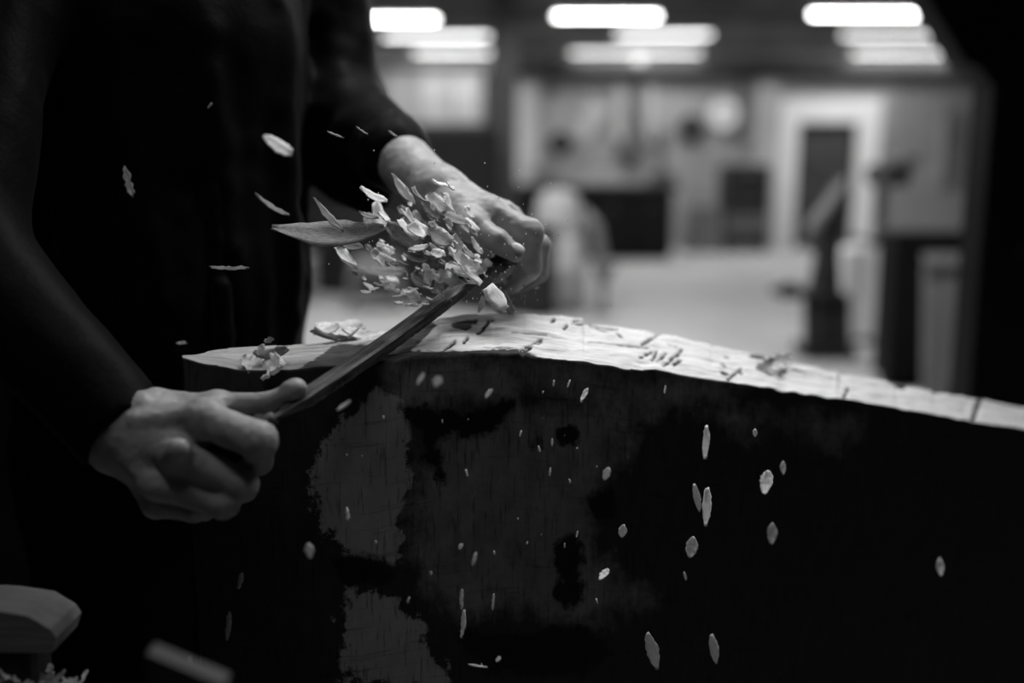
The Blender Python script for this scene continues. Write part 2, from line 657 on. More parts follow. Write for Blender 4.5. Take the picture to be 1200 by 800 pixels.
# tall dark storage cabinet at left, under the window
zA = P(480, 152, 11.2).z
cabinet('storage_cabinet', 'tall dark storage cabinet standing under the window, behind the worker\'s arm', 'cabinet',
        P(300, 300, 11.2).x, P(586, 300, 11.2).x, 11.22, .6, zA, M['dark'], 4)
cabinet('added_locker', 'tall black locker added behind the worker to darken the left edge', 'added_locker', -3.2, P(170, 300, 2.35).x, 2.3, .6, 2.1, M['black'], 4)  # locker put in so the far left stays black
# pale bucket and box in front of it
pb_ = PZ(440, 352, 0.0)
pc = P(440, 322, 8.7)
t = thing('step_stool', 'pale grey stool in front of the low dark chest, behind the flying chips', 'stool', (pc.x, 8.7, 0))
MB().box((pc.x, 8.7, pc.z + .08), (.42, .32, .14), bev=.03).build('seat', M['midgrey'], t)
for sx in (-1, 1):
    for sy in (-1, 1):
        MB().tube([(pc.x + sx * .19, 8.7 + sy * .11, pc.z + .1), (pc.x + sx * .23, 8.7 + sy * .14, 0)], .022, 10).build('leg', M['midgrey'], t)
MB().box((pc.x, 8.7, .18), (.4, .24, .03)).build('stretcher_shelf', M['midgrey'], t)
pc = P(356, 322, 9.3)
t = thing('paint_drum', 'grey drum at the edge of the worker\'s shirt, in front of the dark cabinet', 'drum', (pc.x, 9.35, 0))
MB().lathe([(.11, 0), (.115, .02), (.11, .18), (.115, .2), (.11, .22), (.11, .38), (.118, .4)], (pc.x, 9.35, 0)).build('drum', M['midgrey'], t, True)
MB().lathe([(.12, .4), (.12, .415), (.1, .42)], (pc.x, 9.35, 0)).build('lid', M['pale'], t, True)

# black workbench under the tool wall
xa, xb = P(592, 250, 13.4).x, P(792, 250, 13.4).x
hbn = P(700, 217, 13.4).z
t = thing('workbench', 'long black workbench below the tool wall', 'workbench', ((xa + xb) / 2, 13.8, 0))
MB().box(((xa + xb) / 2, 13.8, hbn - .04), (xb - xa + .08, .8, .08), bev=.01).build('worktop', M['dark'], t)
MB().box(((xa + xb) / 2, 13.82, (hbn - .08) / 2), (xb - xa - .1, .68, hbn - .08), bev=.01).build('cupboard_body', M['black'], t)
for i in range(4):
    cx = xa + (xb - xa) * (i + .5) / 4
    d = MB().box((cx, 13.46, (hbn - .1) / 2 + .03), ((xb - xa) / 4 - .06, .03, hbn - .22), bev=.006).build('door', M['black'], t)
    MB().tube([(cx - .06, 13.43, hbn * .72), (cx + .06, 13.43, hbn * .72)], .01, 8).build('handle', M['steel'], d, True)
# clutter on that bench
specs = [('toolbox', 640, 'small grey toolbox at the left end of the black workbench', .42, .26, .22, M['midgrey']),
         ('toolbox', 708, 'pale toolbox in the middle of the black workbench', .5, .28, .2, M['pilaster']),
         ('toolbox', 776, 'dark low toolbox at the right end of the black workbench', .36, .3, .16, M['post'])]
for nm, px, lb, ww, dd, hh, mm in specs:
    x = P(px, 210, 13.7).x
    t = thing(nm, lb, 'toolbox', (x, 13.75, hbn))
    MB().box((x, 13.75, hbn + hh * .4), (ww, dd, hh * .8), bev=.012).build('box', mm, t)
    MB().prism([(x - ww / 2, hbn + hh * .8), (x + ww / 2, hbn + hh * .8), (x + ww * .4, hbn + hh), (x - ww * .4, hbn + hh)], 13.75 - dd / 2, 13.75 + dd / 2).build('lid', mm, t)
    MB().tube([(x - .08, 13.75, hbn + hh), (x - .08, 13.75, hbn + hh + .05), (x + .08, 13.75, hbn + hh + .05), (x + .08, 13.75, hbn + hh)], .01, 8).build('handle', M['dark'], t, True)

# things hanging on the tool wall
YW = Y1 - .03


def disc(name, label, cat, px, py, rpx, m, hub, teeth=0, th=.03):
    c = P(px, py, YW - .05)
    r = rpx * c.y / FPX
    t = thing(name, label, cat, c)
    n = 48
    prof = []
    for k in range(n):
        a = 2 * PI * k / n
        rr = r * (1 + (0.05 if teeth and k % 2 else 0))
        prof.append((c.x + rr * math.cos(a), c.z + rr * math.sin(a)))
    MB().prism(prof, c.y - th, c.y).build('disc', m, t)
    MB().lathe([(r * .16, -.04 - th), (r * .2, -th - .01), (r * .22, .0)], c, 20, 'Y').build('hub', hub, t, True)
    MB().tube([(c.x, c.y - .01, c.z), (c.x, Y1 + .01, c.z)], .02, 8).build('wall_pin', M['steel'], t)
    return t


disc('saw_blade', 'dark round saw blade hanging on the wall beside the white dial', 'saw blade', 810, 151, 15, M['dark'], M['steel'], 1)
disc('saw_blade', 'dark round disc hanging low on the wall right of the grey steel post', 'saw blade', 657, 168, 13, M['dark'], M['steel'], 1)
disc('saw_blade', 'small grey disc hanging high on the wall near the grey steel post', 'saw blade', 645, 104, 9, M['post'], M['steel'], 1)
disc('wall_dial', 'white round dial on the wall beside the dark saw blade', 'wall clock', 848, 134, 17, M['white'], M['midgrey'], 0, .06)
# leaning pale board
t = thing('wall_board', 'pale board hung slantwise on the tool wall', 'board', P(690, 140, YW))
rot = Matrix.Rotation(math.radians(38), 3, 'Y')
MB().box(P(690, 142, YW - .04), (.30, .04, .62), rot, .008).build('board', M['pilaster'], t)
MB().box(P(679, 128, YW - .07), (.24, .02, .05), rot, .005).build('batten', M['pale'], t)
# hung hose / strap
t = thing('hanging_hose', 'dark hose hanging in a loop on the tool wall, under the middle lamps', 'hose', P(742, 95, YW - .06))
pts = [P(745, 88, YW - .06), P(742, 110, YW - .06), P(744, 135, YW - .06), P(751, 158, YW - .08), P(746, 180, YW - .1), P(734, 190, YW - .1), P(728, 182, YW - .08), P(734, 165, YW - .06), P(740, 140, YW - .05)]
MB().tube(pts, [.05, .06, .07, .10, .11, .11, .10, .07, .05], 14).build('hose', M['post'], t, True)
MB().lathe([(.12, -.02), (.16, .1), (.1, .2), (.03, .24)], P(748, 82, YW - .2), 20).build('hose_reel', M['post'], t, True)
# planks leaning upright at the tool wall
for px, wd, mm, lb in ((726, 10, M['pilaster'], 'narrow pale plank upright on the tool wall left of the hanging hose'),
                       (763, 8, M['pilaster'], 'narrow pale plank upright on the tool wall right of the hanging hose'),
                       (868, 6, M['post'], 'narrow grey plank upright on the wall beside the pale pilaster')):
    a_ = P(px - wd / 2, 95, YW - .03)
    b_ = P(px + wd / 2, 165, YW - .03)
    t = MB().box(((a_.x + b_.x) / 2, YW - .03, (a_.z + b_.z) / 2), (b_.x - a_.x, .05, a_.z - b_.z)).build('wall_plank', mm)
    tag(t, lb, 'plank')
# tools in front of the wall (hand tools)
for px, py, hh, lb in ((775, 175, 26, 'hand saw hanging blade down on the tool wall'), ):
    c = P(px, py, YW - .04)
    t = thing('hand_saw', lb, 'hand saw', c)
    MB().prism([(c.x - .07, c.z + .15), (c.x + .07, c.z + .15), (c.x + .03, c.z - .4), (c.x - .01, c.z - .4)], c.y - .01, c.y).build('blade', M['steel'], t)
    MB().tube([c + Vector((-.06, 0, .15)), c + Vector((-.07, 0, .27)), c + Vector((.05, 0, .28)), c + Vector((.06, 0, .15))], .022, 10).build('handle', M['dark'], t, True)
    MB().tube([c + Vector((0, -.02, .2)), (c.x, Y1 + .06, c.z + .2)], .012, 8).build('peg', M['steel'], t)

# low grey crates between the bench and the dark cabinet
x = P(826, 260, 14.6).x
for k, (z0, hh, ww, lb) in enumerate(((0, .36, .52, 'grey crate on the floor between workbench and dark cabinet, under another'),
                                      (.36, .3, .46, 'grey crate stacked on top of the other between workbench and dark cabinet'))):
    t = thing('crate', lb, 'crate', (x, 14.75, z0), 'grey crates by the back wall')
    m = MB()
    m.box((x, 14.75, z0 + .02), (ww, .4, .04))
    for s in (-1, 1):
        m.box((x + s * (ww / 2 - .015), 14.75, z0 + hh / 2), (.03, .4, hh))
        m.box((x, 14.75 + s * .185, z0 + hh / 2), (ww, .03, hh))
    m.build('box', M['dimboard'], t)
    MB().box((x, 14.54, z0 + hh * .7), (.14, .02, .04)).build('handle', M['dark'], t)

# dark tool cabinet left of the door
xa, xb = P(850, 240, 14.5).x, P(903, 240, 14.5).x
hcab = P(870, 193, 14.5).z
t = thing('tool_cabinet', 'dark tool cabinet with one paler drawer, left of the white door frame', 'cabinet', ((xa + xb) / 2, 14.8, 0))
MB().box(((xa + xb) / 2, 14.8, hcab / 2 + .04), (xb - xa, .55, hcab - .08), bev=.015).build('body', M['dark'], t)
for i, (z0, z1, mm) in enumerate(((.08, .26, M['dark']), (.29, .56, M['post']), (.59, .82, M['dark']), (.85, hcab - .05, M['dark']))):
    d = MB().box(((xa + xb) / 2, 14.51, (z0 + z1) / 2), (xb - xa - .06, .03, z1 - z0), bev=.006).build('drawer', mm, t)
    MB().tube([((xa + xb) / 2 - .1, 14.47, z1 - .06), ((xa + xb) / 2 + .1, 14.47, z1 - .06)], .012, 8).build('handle', M['steel'], d, True)
for sx in (-1, 1):
    MB().lathe([(.04, 0), (.045, .02), (.04, .08)], ((xa + xb) / 2 + sx * (xb - xa) * .4, 14.62, 0), 16).build('castor', M['black'], t, True)

# long slot-shaped wall fixture on the brick wall
a_, b_ = P(1108, 130, Y1 - .05), P(1122, 212, Y1 - .05)
t = thing('wall_bracket', 'narrow dark bracket mounted upright on the brick wall', 'bracket', ((a_.x + b_.x) / 2, Y1 - .05, (a_.z + b_.z) / 2))
MB().box(((a_.x + b_.x) / 2, Y1 - .06, (a_.z + b_.z) / 2), (.15, .1, a_.z - b_.z)).build('bracket', M['post'], t)
MB().box(((a_.x + b_.x) / 2 - .14, Y1 - .03, (a_.z + b_.z) / 2), (.07, .05, a_.z - b_.z + .06)).build('back_plate', M['wall'], t)

# pale dust drum in the middle distance
c = PZ(660, 372, 0.0)
x, y = P(654, 300, 8.95).x, 8.95
t = thing('dust_drum', 'pale rounded dust collector drum standing behind the worker\'s far hand', 'dust collector', (x, y, 0))
MB().lathe([(.25, 0), (.26, .03), (.255, .3), (.265, .32), (.255, .34), (.24, .52), (.22, .62)], (x, y, 0.03)).build('drum', M['pilaster'], t, True)
MB().lathe([(.225, .65), (.23, .68), (.205, .86), (.18, .98), (.10, 1.04), (.03, 1.05)], (x, y, 0.0)).build('hood', M['pilaster'], t, True)
MB().tube([(x + .2, y, .85), (x + .33, y - .02, .72), (x + .38, y - .02, .45), (x + .42, y, .2)], .06, 14).build('hose', M['midgrey'], t, True)
for k in range(3):
    a = k * 2 * PI / 3 + .4
    MB().lathe([(.03, 0), (.035, .03)], (x + .2 * math.cos(a), y + .2 * math.sin(a), 0), 12).build('castor', M['black'], t, True)
# long low dark chest standing aslant
ca, cb = PZ(634, 374, 0), PZ(338, 339, 0)
ex = (cb - ca).normalized()
ey = Vector((-ex.y, ex.x, 0))
if ey.y < 0:
    ey = -ey
cl_ = (cb - ca).length
Rm = Matrix((ex, ey, Vector((0, 0, 1)))).transposed()
if Rm.determinant() < 0:
    Rm = Matrix((-ex, ey, Vector((0, 0, 1)))).transposed()
t = thing('tool_chest', 'long low dark chest standing aslant behind the far fist', 'chest', ca + ex * cl_ / 2 + ey * .11)
MB().box(ca + ex * cl_ / 2 + ey * .11 + Vector((0, 0, .36)), (cl_, .22, .70), Rm, .012).build('body', M['dark'], t)
MB().box(ca + ex * cl_ / 2 + ey * .11 + Vector((0, 0, .735)), (cl_ + .04, .25, .05), Rm, .012).build('lid', M['dark'], t)
for k in range(3):
    MB().box(ca + ex * cl_ * (k + .5) / 3 - ey * .012 + Vector((0, 0, .55)), (.05, .03, .12), Rm, .006).build('latch', M['post'], t)
x, y = P(711, 330, 8.2).x, 8.5
t = thing('floor_stand', 'small dark foot stand on the floor right of the pale dust drum', 'stand', (x, y, 0))
MB().lathe([(.1, 0), (.1, .02), (.03, .04), (.025, .3), (.07, .33), (.07, .38)], (x, y, 0), 20).build('stand', M['post'], t, True)
MB().box((x, y, .40), (.2, .14, .04)).build('rest', M['post'], t)

# ----------------------------------------------------- machines at the right
# bandsaw-like machine
YB = 6.45
x = P(978, 300, YB).x
t = thing('bandsaw', 'dark bandsaw with a curved pale guard arm and side table, in front of the door', 'bandsaw', (x, YB + .1, 0))


def pz(px, py, Y=YB):
    q = P(px, py, Y)
    return (q.x, q.z)


MB().box((x, YB + .1, .04), (.34, .34, .08), bev=.015).build('base', M['dark'], t)
MB().prism([pz(955, 405), pz(986, 405), pz(984, 330), pz(983, 300), pz(990, 240), pz(990, 212), pz(975, 232), pz(962, 268), pz(965, 300), pz(958, 340)],
           YB - .02, YB + .2).build('frame', M['dark'], t)
MB().tube([P(991, 208, YB), P(982, 225, YB - .05), P(968, 245, YB - .08), P(955, 262, YB - .08), P(950, 278, YB - .06), P(956, 292, YB - .03)],
          [.012, .025, .04, .05, .045, .03], 14).build('guard_arm', M['midgrey'], t, True)
MB().box(P(945, 342, YB + .05), (.40, .3, .05), bev=.008).build('table', M['dark'], t)
MB().tube([P(925, 340, YB - .1), P(925, 332, YB - .1)], .06, 16).build('handwheel', M['dark'], t, True)
for px in (948, 990):
    MB().tube([P(px, 345, YB + .02), P(px, 408, YB - .06)], .035, 10).build('leg', M['dark'], t)
# drill press beside it
YD = 7.15
x = P(1034, 300, YD).x
t = thing('drill_press', 'floor drill press with dark head and pale cabinet base, right of the bandsaw', 'drill press', (x, YD + .1, 0))
MB().lathe([(.045, .0), (.045, 1.2)], (x, YD + .12, 0), 18).build('column', M['post'], t, True)
MB().box((x + .02, YD + .05, P(0, 205, YD).z), (.2, .4, P(0, 190, YD).z - P(0, 215, YD).z), bev=.03).build('head', M['dark'], t)
MB().lathe([(.1, 0), (.1, .06), (.08, .08)], (x + .1, YD - .0, P(0, 195, YD).z), 20).build('motor_cap', M['post'], t, True)
MB().tube([P(1018, 205, YD - .15), P(1040, 214, YD - .2), P(1052, 205, YD - .15)], .014, 8).build('feed_handle', M['steel'], t, True)
MB().lathe([(.03, -.12), (.03, .04), (.05, .06)], P(1030, 236, YD - .1), 14).build('chuck', M['post'], t, True)
a_, b_ = P(992, 292, YD - .15), P(1030, 408, YD - .15)
MB().box(((a_.x + b_.x) / 2, YD - .03, a_.z / 2 + .02), (b_.x - a_.x, .24, a_.z - .02), bev=.02).build('cabinet_base', M['white'], t)
MB().box((x, YD + .1, .02), (.42, .5, .04)).build('foot_plate', M['dark'], t)
MB().box((x - .02, YD, a_.z + .06), (.32, .34, .03)).build('table', M['post'], t)

# big black steel cabinet
YK = 5.5
xa, xb = P(1024, 400, YK + .24).x, P(1142, 400, YK).x
hk = P(1080, 272, YK).z
cabinet('steel_cabinet', 'big black steel cabinet at the right, behind the timber', 'cabinet', xa, xb, YK, .26, hk, M['black'], 2)
# grey plank panel leaning before it
a_, b_ = P(1093, 297, 5.1), P(1136, 450, 5.1)
t = thing('grey_panel', 'tall narrow grey panel leaning on the black steel cabinet', 'panel', ((a_.x + b_.x) / 2, 5.1, 0))
lean = Matrix.Rotation(math.radians(-9), 3, 'X')
hh = a_.z / math.cos(math.radians(9)) - .01
MB().box(Vector(((a_.x + b_.x) / 2, 5.17 - .02, a_.z / 2)), (b_.x - a_.x, .035, hh), lean, .005).build('panel', M['dimboard'], t)
MB().box(Vector(((a_.x + b_.x) / 2, 5.135 + .055, a_.z - .06)), (b_.x - a_.x, .055, .05), lean, .005).build('top_batten', M['midgrey'], t)

# black timber post with a brace at the right edge
YP = 3.0
xl = P(1150, 300, YP).x
t = thing('roof_post', 'black timber post with a slanting brace at the right edge of the view', 'post', (xl + .2, YP + .15, 0))
MB().box((xl + .2, YP + .08, ZC / 2), (.4, .16, ZC), bev=.012).build('post', M['black'], t)
q = [pz(1163, 96, YP), pz(1152, 78, YP), pz(1136, 74, YP), pz(1090, -3, YP), pz(1068, -70, YP), (xl + .2, P(0, -160, YP).z), (xl + .2, P(0, 150, YP).z)]
MB().prism(q, YP + .02, YP + .14).build('brace', M['black'], t)
for zz in (.25, 1.0, 1.9):
    for xx in (.12, .28):
        MB().tube([(xl + xx, YP + .01, zz), (xl + xx, YP - .02, zz)], .022, 6).build('bolt', M['dark'], t)

# ================================================================ THE TIMBER
FR = [(214, 421, .905), (240, 428, .908), (281, 434.5, .915), (356, 433, .925), (430, 428, .94), (480, 420, .95), (520, 418, .958), (600, 417, .98), (700, 426, 1.02),
      (800, 441, 1.07), (900, 456, 1.12), (1000, 471, 1.18), (1100, 487, 1.24), (1200, 504, 1.30), (1300, 521, 1.36), (1450, 548, 1.45)]
BK = [(216, 419, .03), (240, 413, .09), (281, 409, .11), (350, 404.5, .12), (400, 398, .12), (450, 388, .12), (500, 378, .12), (540, 370, .12), (590, 365.5, .12), (640, 370, .12), (700, 379, .12),
      (800, 398, .12), (880, 415, .12), (1000, 441, .12), (1100, 460, .12), (1200, 479, .12), (1300, 499, .12), (1450, 531, .12)]
NU = 700
pxs = np.linspace(214, 1450, NU)


def polyfield(px, py, poly):
    poly = np.array(poly, float)
    inside = np.zeros(len(px), bool)
    dmin = np.full(len(px), 1e9)
    n = len(poly)
    for i in range(n):
        x0, y0 = poly[i]
        x1, y1 = poly[(i + 1) % n]
        c = ((y0 > py) != (y1 > py)) & (px < (x1 - x0) * (py - y0) / ((y1 - y0) if y1 != y0 else 1e-9) + x0)
        inside ^= c
        dx, dy = x1 - x0, y1 - y0
        t = np.clip(((px - x0) * dx + (py - y0) * dy) / (dx * dx + dy * dy), 0, 1)
        dmin = np.minimum(dmin, np.hypot(px - x0 - t * dx, py - y0 - t * dy))
    return np.where(inside, dmin, -dmin)


def smooth1(a, r=9):
    k = np.hanning(2 * r + 3)[1:-1]
    k /= k.sum()
    p = np.concatenate([2 * a[0] - a[r:0:-1], a, 2 * a[-1] - a[-2:-r - 2:-1]])
    return np.convolve(p, k, 'valid')


fpy = smooth1(np.interp(pxs, [f[0] for f in FR], [f[1] for f in FR]))
fY = smooth1(np.interp(pxs, [f[0] for f in FR], [f[2] for f in FR]))
bpy_ = smooth1(np.interp(pxs, [f[0] for f in BK], [f[1] for f in BK]))
bY = fY + smooth1(np.interp(pxs, [f[0] for f in BK], [f[2] for f in BK]))
rr = np.random.RandomState(5)
# axe-cut jaggedness along the far edge
jag = np.zeros(NU)
for _ in range(46):
    c0 = rr.randint(60, NU)
    ln = rr.randint(4, 26)
    amp = rr.uniform(.3, 2.6) * (1 if rr.rand() < .5 else -.6)
    sl = slice(c0, min(NU, c0 + ln))
    jag[sl] += amp * np.linspace(1, 0, ln)[:sl.stop - sl.start]
Ft = np.array([P(a, b, c) for a, b, c in zip(pxs, fpy, fY)])
Bt = np.array([P(a, b + j, c) for a, b, c, j in zip(pxs, bpy_, bY, jag)])
NW = 60
top = np.zeros((NU, NW, 3))
for j in range(NW):
    s = j / (NW - 1)
    top[:, j] = Ft * (1 - s) + Bt * s
arc = np.concatenate([[0], np.cumsum(np.linalg.norm(np.diff(Ft, axis=0), axis=1))])
# axe facets: plane-ish steps along the length
uu = arc[:, None] + 0 * top[:, :, 0]
ww = np.linspace(0, .12, NW)[None, :] + 0 * uu
q = np.stack([uu, ww, 0 * uu], -1)
hgt = (vnoise(q, 55, 1) - .5) * .0020 + (vnoise(q * np.array([.35, 1, 1]), 120, 2) - .5) * .0022 + (vnoise(q * np.array([.25, 1, 1]), 330, 3) - .5) * .0010
step = np.floor(vnoise(q * np.array([.6, 1.4, 1]), 26, 4) * 5) / 5
hgt += step * .0035
# dark nicks, cracks and nail marks: (px, py, px, py, half width px)
MK = [(534, 382, 547, 384, 4.6), (541, 380, 556, 378, 3), (578, 375, 560, 393, 1.7), (573, 377, 566, 386, 2.0), (533, 402, 522, 409, 1.8), (548, 398, 543, 402, 1.2),
      (634, 399, 608, 414, 1.3), (622, 408, 612, 417, 2.4), (630, 404, 634, 402, 1.4), (664, 383, 661, 386, 1.6),
      (672, 377, 694, 380, 1.3), (670, 381, 694, 382.5, 1.0), (694, 381, 722, 386, 0.8), (649, 376, 646, 378, 1.4),
      (772, 391, 756, 404, 1.6), (758, 402, 752, 406, 1.8), (763, 414, 750, 420, 1.6), (769, 414, 764, 424, 1.6), (780, 416, 770, 424, 1.7), (798, 412, 778, 430, 1.8), (797, 424, 790, 428, 2.4), (783, 405, 793, 408, 1.0),
      (848, 438, 852, 439, 2.4), (868, 433, 853, 446, 1.7), (867, 437, 869, 438, 1.8), (845, 428, 851, 431, 1.2),
      (880, 418, 895, 420, 1.8), (850, 419, 853, 420, 1.3), (993, 457, 989, 466, 1.8), (1052, 453, 1058, 456, 2.4), (1148, 469, 1140, 490, 3.0), (1148, 469, 1143, 480, 3),
      (722, 392, 730, 398, 1.0), (600, 392, 640, 394, 0.5), (690, 402, 760, 409, 0.5), (560, 408, 600, 411, .6), (910, 432, 985, 446, .6)]
flat = top.reshape(-1, 3)
ax_, ay_ = proj(flat)
mark = np.zeros(len(flat))
wob = (vnoise(flat, 260, 9) - .5) * 3.2
for x0, y0, x1, y1, hw in MK:
    dx, dy = x1 - x0, y1 - y0
    tt = np.clip(((ax_ - x0) * dx + (ay_ - y0) * dy) / max(1e-6, dx * dx + dy * dy), 0, 1)
    d = np.hypot(ax_ - x0 - tt * dx, (ay_ - y0 - tt * dy)) + wob * min(1, hw / 2)
    mark = np.maximum(mark, np.clip((hw + .7 - d) / 1.4, 0, 1))
# a dark remnant of bark along the near edge
lip = np.interp(ax_, [420, 440, 470, 505, 540, 590, 620, 640], [0, 7, 8, 8, 6, 6.5, 4, 0])
edgey = np.interp(ax_, pxs, fpy)
bark = np.clip((ay_ - (edgey - lip) + wob * .9) / 1.5, 0, 1) * (lip > .3)
blade_shadow = polyfield(ax_, ay_, np.array([(340, 445), (350, 433), (362, 427), (378, 416), (390, 407.5), (398, 405), (452, 404), (500, 372), (512, 384), (468, 425), (440, 445)], float)) + wob * .5  # shape of the blade's shadow, painted dark on the hewn top
blade_shadow = np.clip(blade_shadow / 1.5 + .5, 0, 1)
body_shade = np.clip((430 - ax_ + wob * 3) / 60, 0, 1)  # shade of the worker's body, painted over the left part
hgt = hgt.reshape(-1) - .0022 * mark
nz_ = np.array([0, 0, 1.0])
flat = flat + hgt[:, None] * nz_
top = flat.reshape(NU, NW, 3)
# side
NS = 220
ZB = 0.32
side = np.zeros((NU, NS, 3))
fe = top[:, 0]
for j in range(NS):
    s = (j + 1) / NS
    side[:, j, 0] = fe[:, 0]
    side[:, j, 1] = fe[:, 1]
    side[:, j, 2] = fe[:, 2] + (ZB - fe[:, 2]) * s
sn = side.reshape(-1, 3)
dsp = (vnoise(sn * np.array([1, 1, .2]), 60, 11) - .5) * .003 + (vnoise(sn, 14, 12) - .5) * .006
fadein = np.clip((fe[:, 2][:, None] - side[:, :, 2]) / .02, 0, 1).reshape(-1)
sn = sn + (dsp * fadein)[:, None] * np.array([0.4, -0.9, 0])
side = sn.reshape(NU, NS, 3)
back = np.zeros((NU, 12, 3))
be = top[:, -1]
for j in range(12):
    s = (j + 1) / 12
    back[:, j] = be
    back[:, j, 2] = be[:, 2] + (ZB - be[:, 2]) * s
# order of a cross-section: side bottom ... side top, top front ... top back, back down
sec = np.concatenate([side[:, ::-1], top, back], 1)
NSEC = sec.shape[1]
V = sec.reshape(-1, 3)
ii = np.arange(NU - 1)[:, None]
jj = np.arange(NSEC - 1)[None, :]
a0 = ii * NSEC + jj
Fq = np.stack([a0, a0 + NSEC, a0 + NSEC + 1, a0 + 1], -1).reshape(-1, 4)
# bottom
bt = np.arange(NU - 1) * NSEC
Fb = np.stack([bt, bt + NSEC - 1, bt + 2 * NSEC - 1, bt + NSEC], -1)
# end caps as strips pairing side and back rows
caps = []
for base, fl in ((0, 0), ((NU - 1) * NSEC, 1)):
    idx = base + np.arange(NSEC)
    i, j = 0, NSEC - 1
    while j - i > 2:
        qd = [idx[i], idx[i + 1], idx[j - 1], idx[j]]
        caps.append(qd[::-1] if fl == 0 else qd)
        i += 1
        j -= 1
Fall = np.concatenate([Fq, Fb, np.array(caps)])

# ---- paint-wear fields on the side (where old finish has come off)
sx_, sy_ = proj(V)


LIGHT = [[(366, 575), (372, 545), (388, 512), (405, 488), (425, 470), (440, 455), (452, 470), (470, 486), (478, 505), (480, 530), (474, 548), (480, 560), (462, 582), (460, 605), (468, 640), (462, 662), (448, 652), (430, 650), (408, 640), (385, 628), (370, 610)],
         [(402, 694), (418, 686), (445, 688), (470, 708), (490, 735), (515, 765), (545, 810), (395, 810), (405, 760)]]
MID = [[(488, 470), (560, 478), (640, 470), (720, 480), (740, 520), (700, 560), (690, 600), (705, 660), (760, 700), (700, 720), (600, 720), (520, 705), (485, 650), (478, 600), (492, 560)],
       [(450, 425), (600, 420), (720, 432), (860, 455), (860, 475), (740, 478), (660, 466), (590, 470), (470, 478)],
       [(820, 478), (1000, 500), (1000, 512), (880, 500)]]
DARK = [[(650, 640), (668, 628), (682, 640), (676, 690), (664, 706), (650, 700), (652, 670)], [(690, 585), (715, 570), (730, 590), (722, 615), (700, 612)],
        [(535, 745), (590, 735), (680, 738), (720, 765), (690, 785), (600, 792), (540, 778)], [(655, 505), (672, 502), (668, 516), (655, 515)],
        [(480, 480), (600, 472), (590, 500), (520, 520), (520, 560), (490, 540)], [(625, 505), (630, 500), (632, 520), (626, 520)],
        [(395, 660), (420, 655), (450, 660), (465, 668), (460, 690), (415, 686), (398, 680)]]


def field(polys):
    f = np.full(len(V), -60.0)
    for p in polys:
        f = np.maximum(f, polyfield(sx_, sy_, p))
    return np.clip(f, -60, 60)


fl_, fm_, fd_ = field(LIGHT), field(MID), field(DARK)
tim = np_mesh('ship_timber', V, Fall, M['pale'])
me = tim.data
for nm, arr in (('light', fl_), ('mid', fm_), ('dark', fd_)):
    at = me.attributes.new(nm, 'FLOAT', 'POINT')
    at.data.foreach_set('value', arr.astype(np.float32))
fullmark = np.zeros((NU, NSEC))
fullmark[:, NS:NS + NW] = np.maximum(mark, bark).reshape(NU, NW)
at = me.attributes.new('nick', 'FLOAT', 'POINT')
at.data.foreach_set('value', fullmark.ravel().astype(np.float32))
for nm, arr in (('blade_shadow', blade_shadow), ('body_shade', body_shade)):  # both masks carry painted shade for the hewn top
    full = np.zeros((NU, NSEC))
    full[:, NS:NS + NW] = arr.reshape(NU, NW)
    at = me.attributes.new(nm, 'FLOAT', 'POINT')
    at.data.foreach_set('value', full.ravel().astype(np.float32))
uv = np.zeros((NU, NSEC, 3))
uv[..., 0] = arc[:, None]
wcoord = np.concatenate([-(fe[:, 2][:, None] - side[:, ::-1, 2]), np.tile(np.linspace(0, .12, NW), (NU, 1)), np.tile(np.linspace(.13, .8, 12), (NU, 1))], 1)
uv[..., 1] = wcoord
at = me.attributes.new('grain', 'FLOAT_VECTOR', 'POINT')
at.data.foreach_set('vector', uv.ravel().astype(np.float32))


def nodes(m):
    m.use_nodes = True
    nt = m.node_tree
    return nt, nt.nodes, nt.links


def nn(nt, t, **kw):
    n = nt.nodes.new(t)
    for k, v in kw.items():
        if k.startswith('i_'):
            n.inputs[k[2:].replace('_', ' ')].default_value = v
        else:
            setattr(n, k, v)
    return n


def math_(nt, op, a, b=None, clamp=False):
    n = nt.nodes.new('ShaderNodeMath')
    n.operation = op
    n.use_clamp = clamp
    for i, v in enumerate((a, b)):
        if v is None:
            continue
        if isinstance(v, (int, float)):
            n.inputs[i].default_value = v
        else:
            nt.links.new(v, n.inputs[i])
    return n.outputs[0]


def attr(nt, name, out='Fac'):
    n = nt.nodes.new('ShaderNodeAttribute')
    n.attribute_name = name
    return n.outputs[out]


def noise(nt, vec, scale, stretch=(1, 1, 1), detail=5, rough=.6):
    mp = nt.nodes.new('ShaderNodeMapping')
    mp.inputs['Scale'].default_value = stretch
    nt.links.new(vec, mp.inputs[0])
    n = nt.nodes.new('ShaderNodeTexNoise')
    n.inputs['Scale'].default_value = scale
    n.inputs['Detail'].default_value = detail
    n.inputs['Roughness'].default_value = rough
    nt.links.new(mp.outputs[0], n.inputs['Vector'])
    return n.outputs['Fac']


def mixv(nt, f, a, b):
    n = nt.nodes.new('ShaderNodeMix')
    n.data_type = 'FLOAT'
    for i, v in ((0, f), (2, a), (3, b)):
        if isinstance(v, (int, float)):
            n.inputs[i].default_value = v
        else:
            nt.links.new(v, n.inputs[i])
    return n.outputs[0]


